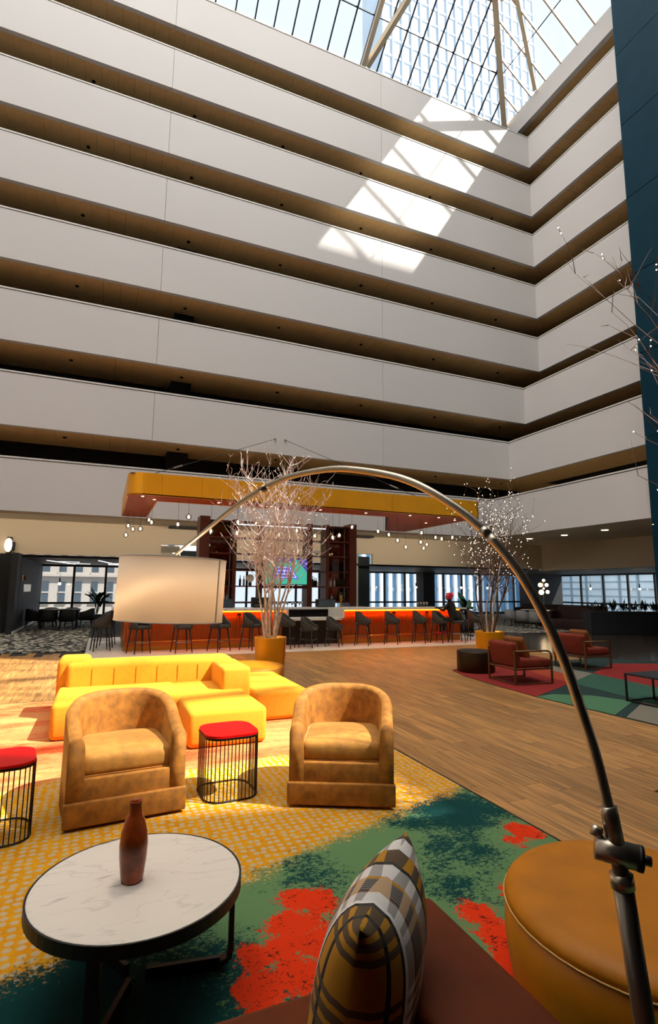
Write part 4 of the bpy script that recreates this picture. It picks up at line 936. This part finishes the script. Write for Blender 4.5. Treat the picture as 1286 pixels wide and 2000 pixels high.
for i in range(15):
    az = rr.uniform(0, 6.28); el = rr.uniform(.15, 1.35); zz = .45+rr.uniform(.25, .85); base = Vector((.12*math.cos(az), .12*math.sin(az), zz))
    G().tube([(0, 0, .4), tuple(base*.5+Vector((0, 0, .25))), tuple(base)], .012, 5).obj('stalk', 'leaf', pp)
    o = link('leaf', lm[i % 2], pp, base); o.rotation_euler = (rr.uniform(-.4, .4), -el, az)
# ================================================================== FAR RIGHT LOUNGE
for i, (x, y) in enumerate(((17.95, 20.2), (17.75, 19.2), (17.6, 18.25))):
    o = tub('pale grey tub chair behind the second planter, %s' % ('farthest of three', 'middle of three', 'nearest of three')[i], (x, y, .01), math.radians(95), 'white_fabric', .42, 'pale grey tub chairs')
def booth(label, loc, L, rz=0):
    t = thing('booth_bench', label, 'bench', loc, rz); rbox('seat', L, .6, .44, .05, 'booth', t, (0, -.2, 0)); rbox('backrest', L, .18, .98, .05, 'booth', t, (0, .2, 0)); rbox('end_panel', .06, .8, .8, .02, 'booth', t, (-L/2, -.1, 0)); return t
booth('dark maroon booth bench behind the pale tub chairs', (20.4, 19.6, .01), 4.4, math.radians(-78))
booth('dark maroon booth bench left of the shrub planter', (18.9, 17.4, .01), 1.6, math.radians(-75))
lt = thing('lounge_table', 'white-edged lounge table beside the maroon booth', 'table', (19.2, 19.4, .01)); rbox('tabletop', .8, 2.2, .04, .015, 'marble_white', lt, (0, 0, .71)); G().lathe([(.25, 0), (.25, .02), (.04, .04), (.04, .71)], 16).obj('pedestal', 'black', lt)
for i, (x, y) in enumerate(((13.2, 20.2), (14.6, 20.4), (16.0, 20.6))):
    k = thing('cafe_table', 'dark cafe table behind the bar, %s from the left' % ORD[i], 'table', (x, y+1.6, .01)); rbox('tabletop', .9, .9, .04, .015, 'dark_stone', k, (0, 0, .72)); G().lathe([(.25, 0), (.25, .02), (.04, .04), (.04, .72)], 14).obj('pedestal', 'black', k)
    tub('dark cafe chair in front of the %s cafe table behind the bar' % ORD[i], (x-.2, y+.9, .01), math.radians(180), 'black', .5, 'cafe chairs behind the bar')
sp = thing('shrub_planter', 'long dark grey box planter below the right windows', 'planter', (17.4, 15.2, .01)); sp.rotation_euler = (0, 0, math.radians(-20))
G().box(0, 3.0, 0, .6, 0, .86).obj('box', 'charcoal', sp); G().box(.04, 2.96, .04, .56, .86, .87).obj('soil', 'soil', sp)
for i in range(3): G().box(.0+i*1.0+.005, 1.0+i*1.0-.005, -.012, 0, 0, .86).obj('panel', 'charcoal', sp)
for i in range(7):
    rr = random.Random(50+i); lx, ly = .25+i*.42, .3; c, s_ = math.cos(math.radians(-20)), math.sin(math.radians(-20))
    sb = thing('shrub', 'dark leafy shrub in the long box planter, %s from the left' % ORD[i], 'shrub', (17.4+lx*c-ly*s_, 15.2+lx*s_+ly*c, .87), group='shrubs in the box planter'); g = G()
    for q in range(34):
        az = rr.uniform(0, 6.28); el = rr.uniform(.1, 1.4); L = rr.uniform(.16, .42); st = Vector((rr.uniform(-.1, .1), rr.uniform(-.1, .1), rr.uniform(0, .16))); d = Vector((math.cos(az)*math.cos(el), math.sin(az)*math.cos(el), math.sin(el))); sd = d.cross(Vector((0, 0, 1))).normalized()*rr.uniform(.02, .045)
        e = st+d*L; m_ = st+d*L*.55; g.face([st, m_+sd, e, m_-sd])
    tag(g.obj('foliage', 'leaf_dark', sb), kind='stuff'); G().tube([(0, 0, 0), (0, 0, .2)], .012, 5).obj('stem', 'branch_brown', sb)
pp2 = thing('potted_plant', 'broad-leaved plant behind the seated person at the bar', 'plant', (13.4, 17.6, .01)); G().lathe([(.2, 0), (.25, .02), (.28, .5), (.25, .5)], 20).obj('pot', 'charcoal', pp2, True)
rr = random.Random(9)
for i in range(10):
    az = rr.uniform(0, 6.28); base = Vector((.08*math.cos(az), .08*math.sin(az), rr.uniform(.7, 1.15))); G().tube([(0, 0, .45), tuple(base)], .012, 5).obj('stalk', 'leaf_dark', pp2)
    o = link('leaf', lm[i % 2], pp2, base); o.rotation_euler = (rr.uniform(-.4, .4), -rr.uniform(.2, 1.2), az)
# globe cluster lamp and small window pendants
cl = thing('globe_cluster_lamp', 'cluster of glowing glass globes in front of the dark corner pier', 'lamp', (22.4, 22.6, .01))
G().tube([(0, 0, 0), (0, 0, 2.2)], .015, 8).obj('pole', 'brass', cl); G().lathe([(.18, 0), (.18, .02), (.02, .03)], 20).obj('base', 'brass', cl)
for x, y, z, r_ in ((-.2, 0, 1.95, .12), (.25, 0, 1.95, .10), (-.05, .1, 1.55, .14), (.2, -.1, 1.57, .1), (.05, 0, 2.2, .08)): G().tube([(0, 0, z), (x, y, z)], .006, 5).obj('arm', 'brass', cl); G().ball((x, y, z), r_, 14, 8).obj('globe', 'bulb_soft', cl, True)
for i, (x, y) in enumerate(((-1.75, 26.5), (17.3, 27.5), (20.2, 27.0), (22.6, 27.5), (26.0, 26.2), (26.2, 22.8), (26.6, 20.0))):
    p = thing('cord_pendant', 'small black cord pendant with a glowing tip near the windows, %s from the left' % ORD[i], 'pendant lamp', (x, y, 1.75), group='cord pendants near the windows')
    G().tube([(0, 0, .3), (0, 0, 1.0)], .006, 4).obj('cord', 'frame_black', p); G().lathe([(.02, .06), (.03, .1), (.03, .26), (.012, .3)], 10).obj('socket', 'frame_black', p, True); G().ball((0, 0, .03), .06, 10, 6).obj('bulb', 'bulb', p, True)
# ================================================================== PERSON AT THE BAR
def person():
    t = thing('person', 'person in dark clothes with bright pink-red hair sitting at the right end of the bar', 'person', (10.45, 14.42, .008))
    V = {'pel': (0, 0, .74), 'sp': (0, .03, .92), 'ch': (.0, .07, 1.12), 'nk': (0, .1, 1.27), 'hd': (0, .13, 1.36), 'ht': (0, .14, 1.5),
         'lh': (-.10, .0, .73), 'lk': (-.12, .40, .70), 'la': (-.12, .36, .33), 'lt': (-.12, .48, .29), 'rh': (.10, 0, .73), 'rk': (.12, .40, .70), 'ra': (.12, .38, .33), 'rt': (.12, .50, .29),
         'ls': (-.19, .08, 1.2), 'le': (-.25, .22, 1.0), 'lw': (-.18, .46, 1.1), 'rs': (.19, .08, 1.2), 're': (.25, .22, 1.0), 'rw': (.18, .46, 1.1)}
    R_ = {'pel': .15, 'sp': .13, 'ch': .15, 'nk': .05, 'hd': .085, 'ht': .08, 'lh': .09, 'lk': .065, 'la': .042, 'lt': .035, 'rh': .09, 'rk': .065, 'ra': .042, 'rt': .035, 'ls': .065, 'le': .045, 'lw': .032, 'rs': .065, 're': .045, 'rw': .032}
    E_ = [('pel', 'sp'), ('sp', 'ch'), ('ch', 'nk'), ('nk', 'hd'), ('hd', 'ht'), ('pel', 'lh'), ('lh', 'lk'), ('lk', 'la'), ('la', 'lt'), ('pel', 'rh'), ('rh', 'rk'), ('rk', 'ra'), ('ra', 'rt'), ('ch', 'ls'), ('ls', 'le'), ('le', 'lw'), ('ch', 'rs'), ('rs', 're'), ('re', 'rw')]
    for s, sx in (('l', -1), ('r', 1)):
        for i in range(5):
            nm = s+'f%d' % i; V[nm] = ((sx*.18)+(i-2)*.018, .53+(.02 if i in (1, 2, 3) else -.02), 1.10-.005*i); R_[nm] = .009; E_.append((s+'w', nm))
    ks = list(V); me = bpy.data.meshes.new('body'); me.from_pydata([V[k] for k in ks], [(ks.index(a), ks.index(b)) for a, b in E_], []); 
    o = link('body', me, t); me.materials.append(MATS['cloth_black'])
    md = o.modifiers.new('skin', 'SKIN'); md.use_smooth_shade = True
    sv = me.skin_vertices[0].data if me.skin_vertices else None
    if sv is None:
        bpy.context.view_layer.objects.active = o; sv = me.skin_vertices[0].data
    for i, k in enumerate(ks): sv[i].radius = (R_[k], R_[k]); sv[i].use_root = (k == 'pel')
    s2 = o.modifiers.new('sub', 'SUBSURF'); s2.levels = 2; s2.render_levels = 2
    G().ball((0, .155, 1.42), .088, 16, 10, 1.2).obj('face', 'skin', t, True)
    g = G().ball((0, .118, 1.45), .108, 18, 12, 1.15)
    for i in range(10): a = i*.628; g.ball((.085*math.cos(a), .10+.07*math.sin(a), 1.50+.03*math.sin(i*2.3)), .05, 8, 6)
    g.obj('hair', 'hair_pink', t, True)
    for sx in (-1, 1):
        G().ball((sx*.03, .235, 1.435), .011, 8, 6).obj('eye', 'black', t, True); G().ball((sx*.09, .15, 1.42), .02, 8, 6, 1.6).obj('ear', 'skin', t, True)
        rbox('shoe', .09, .24, .09, .03, 'red_shoe', t, (sx*.12, .43, .24))
    G().ball((0, .245, 1.41), .016, 8, 6, 1.4).obj('nose', 'skin', t, True); G().ball((0, .235, 1.37), .02, 8, 6, .4).obj('mouth', 'red_shoe', t, True)
    t.rotation_euler = (0, 0, math.radians(30))
    return t
person()
# ================================================================== OUTSIDE
def facade(name, label, x0, x1, y, z0, z1, mat, cols, rows, wm, ww, wh, zoff=0, arch=False):
    t = thing(name, label, 'building'); G().box(x0, x1, y, y+6, z0, z1).obj('wall', mat, t)
    sx = (x1-x0)/cols; sz = (z1-z0)/rows
    fm = G().box(-ww/2-.15, ww/2+.15, -.12, 0, -.2, 0).mesh('sill', mat); pmx = G().box(-ww/2, ww/2, -.06, .0, 0, wh).mesh('window', wm); bar = G().box(-ww/2, ww/2, -.1, -.05, wh*.45, wh*.52).mesh('transom', mat)
    for i in range(cols):
        for j in range(rows):
            p = (x0+(i+.5)*sx, y, z0+j*sz+zoff); o = link('window', pmx, t, p); link('transom', bar, o); link('sill', fm, o)
    return t
facade('stone_building', 'pale stone building with tall windows seen through the left window', -12.3, 7.7, 62, -12.4, 18.6, 'stone', 13, 10, 'win_grey', .62, 2.1, 0)
t = thing('cornice', 'projecting string course on the pale stone building', 'cornice'); G().box(-12.3, 7.7, 61.7, 62, 2.65, 2.9).obj('ledge', 'stone', t); G().box(-12.3, 7.7, 61.8, 62, -6.6, -6.4).obj('ledge', 'stone', t)
def fins(name, label, p0, dirv, n, sp, z0, z1, finw, depth, gm_, fm_, back, dz=3.6):
    t = thing(name, label, 'building'); d = Vector(dirv); nrm = Vector((d.y, -d.x, 0)); P0 = Vector(p0); L = n*sp; e = P0+d*L
    if back < 0: nrm = -nrm
    bk = 8
    G().prism([(P0.x, P0.y), (e.x, e.y), (e.x-nrm.x*bk, e.y-nrm.y*bk), (P0.x-nrm.x*bk, P0.y-nrm.y*bk)], z0, z1).obj('glass_wall', gm_, t)
    fm = G().bar((0, 0, z0), (0, 0, z1), finw, depth, tuple(nrm)).mesh('fin', fm_)
    for i in range(n+1): p = P0+d*sp*i+nrm*.15; link('fin', fm, t, (p.x, p.y, 0))
    k = min(300, int((z1-z0)/dz))
    sm_ = G().bar(tuple(P0+nrm*.06), tuple(e+nrm*.06), .12, .5 if dz > 2 else .14).mesh('spandrel', 'fin_sky' if fm_ == 'fin_sky' else 'band_dark' if fm_ == 'band_dark' else 'pane_pale')
    for j in range(k): link('spandrel', sm_, t, (0, 0, z0+j*dz-P0.z))
    return t
fins('office_tower', 'white-finned office tower seen through the windows behind the bar', (30, 60, 0), (1, 0, 0), 14, 1.25, -20, 24, .5, .5, 'win_blue', 'tower_white', 1)
fins('office_tower', 'blue glass office tower beyond the middle windows', (48.5, 64, 0), (1, 0, 0), 9, 1.5, -20, 24, .35, .4, 'win_blue', 'tower_white', 1)
fins('office_tower', 'pale banded office block beyond the far right windows', (62.3, 73, 0), (0, -1, 0), 21, 2.6, -20, 24, .18, .2, 'pane_bright', 'band_dark', 1, .95)
fins('office_tower', 'tall pale glass tower seen through the glass roof', (40, 72, 0), (1, 0, 0), 18, 2.0, 24.2, 150, .22, .3, 'pane_sky', 'fin_sky', 1)
tag(G().box(-120, 220, 31, 260, -22, -20).obj('street', 'stone'), 'street level ground outside the windows', 'ground', kind='structure')
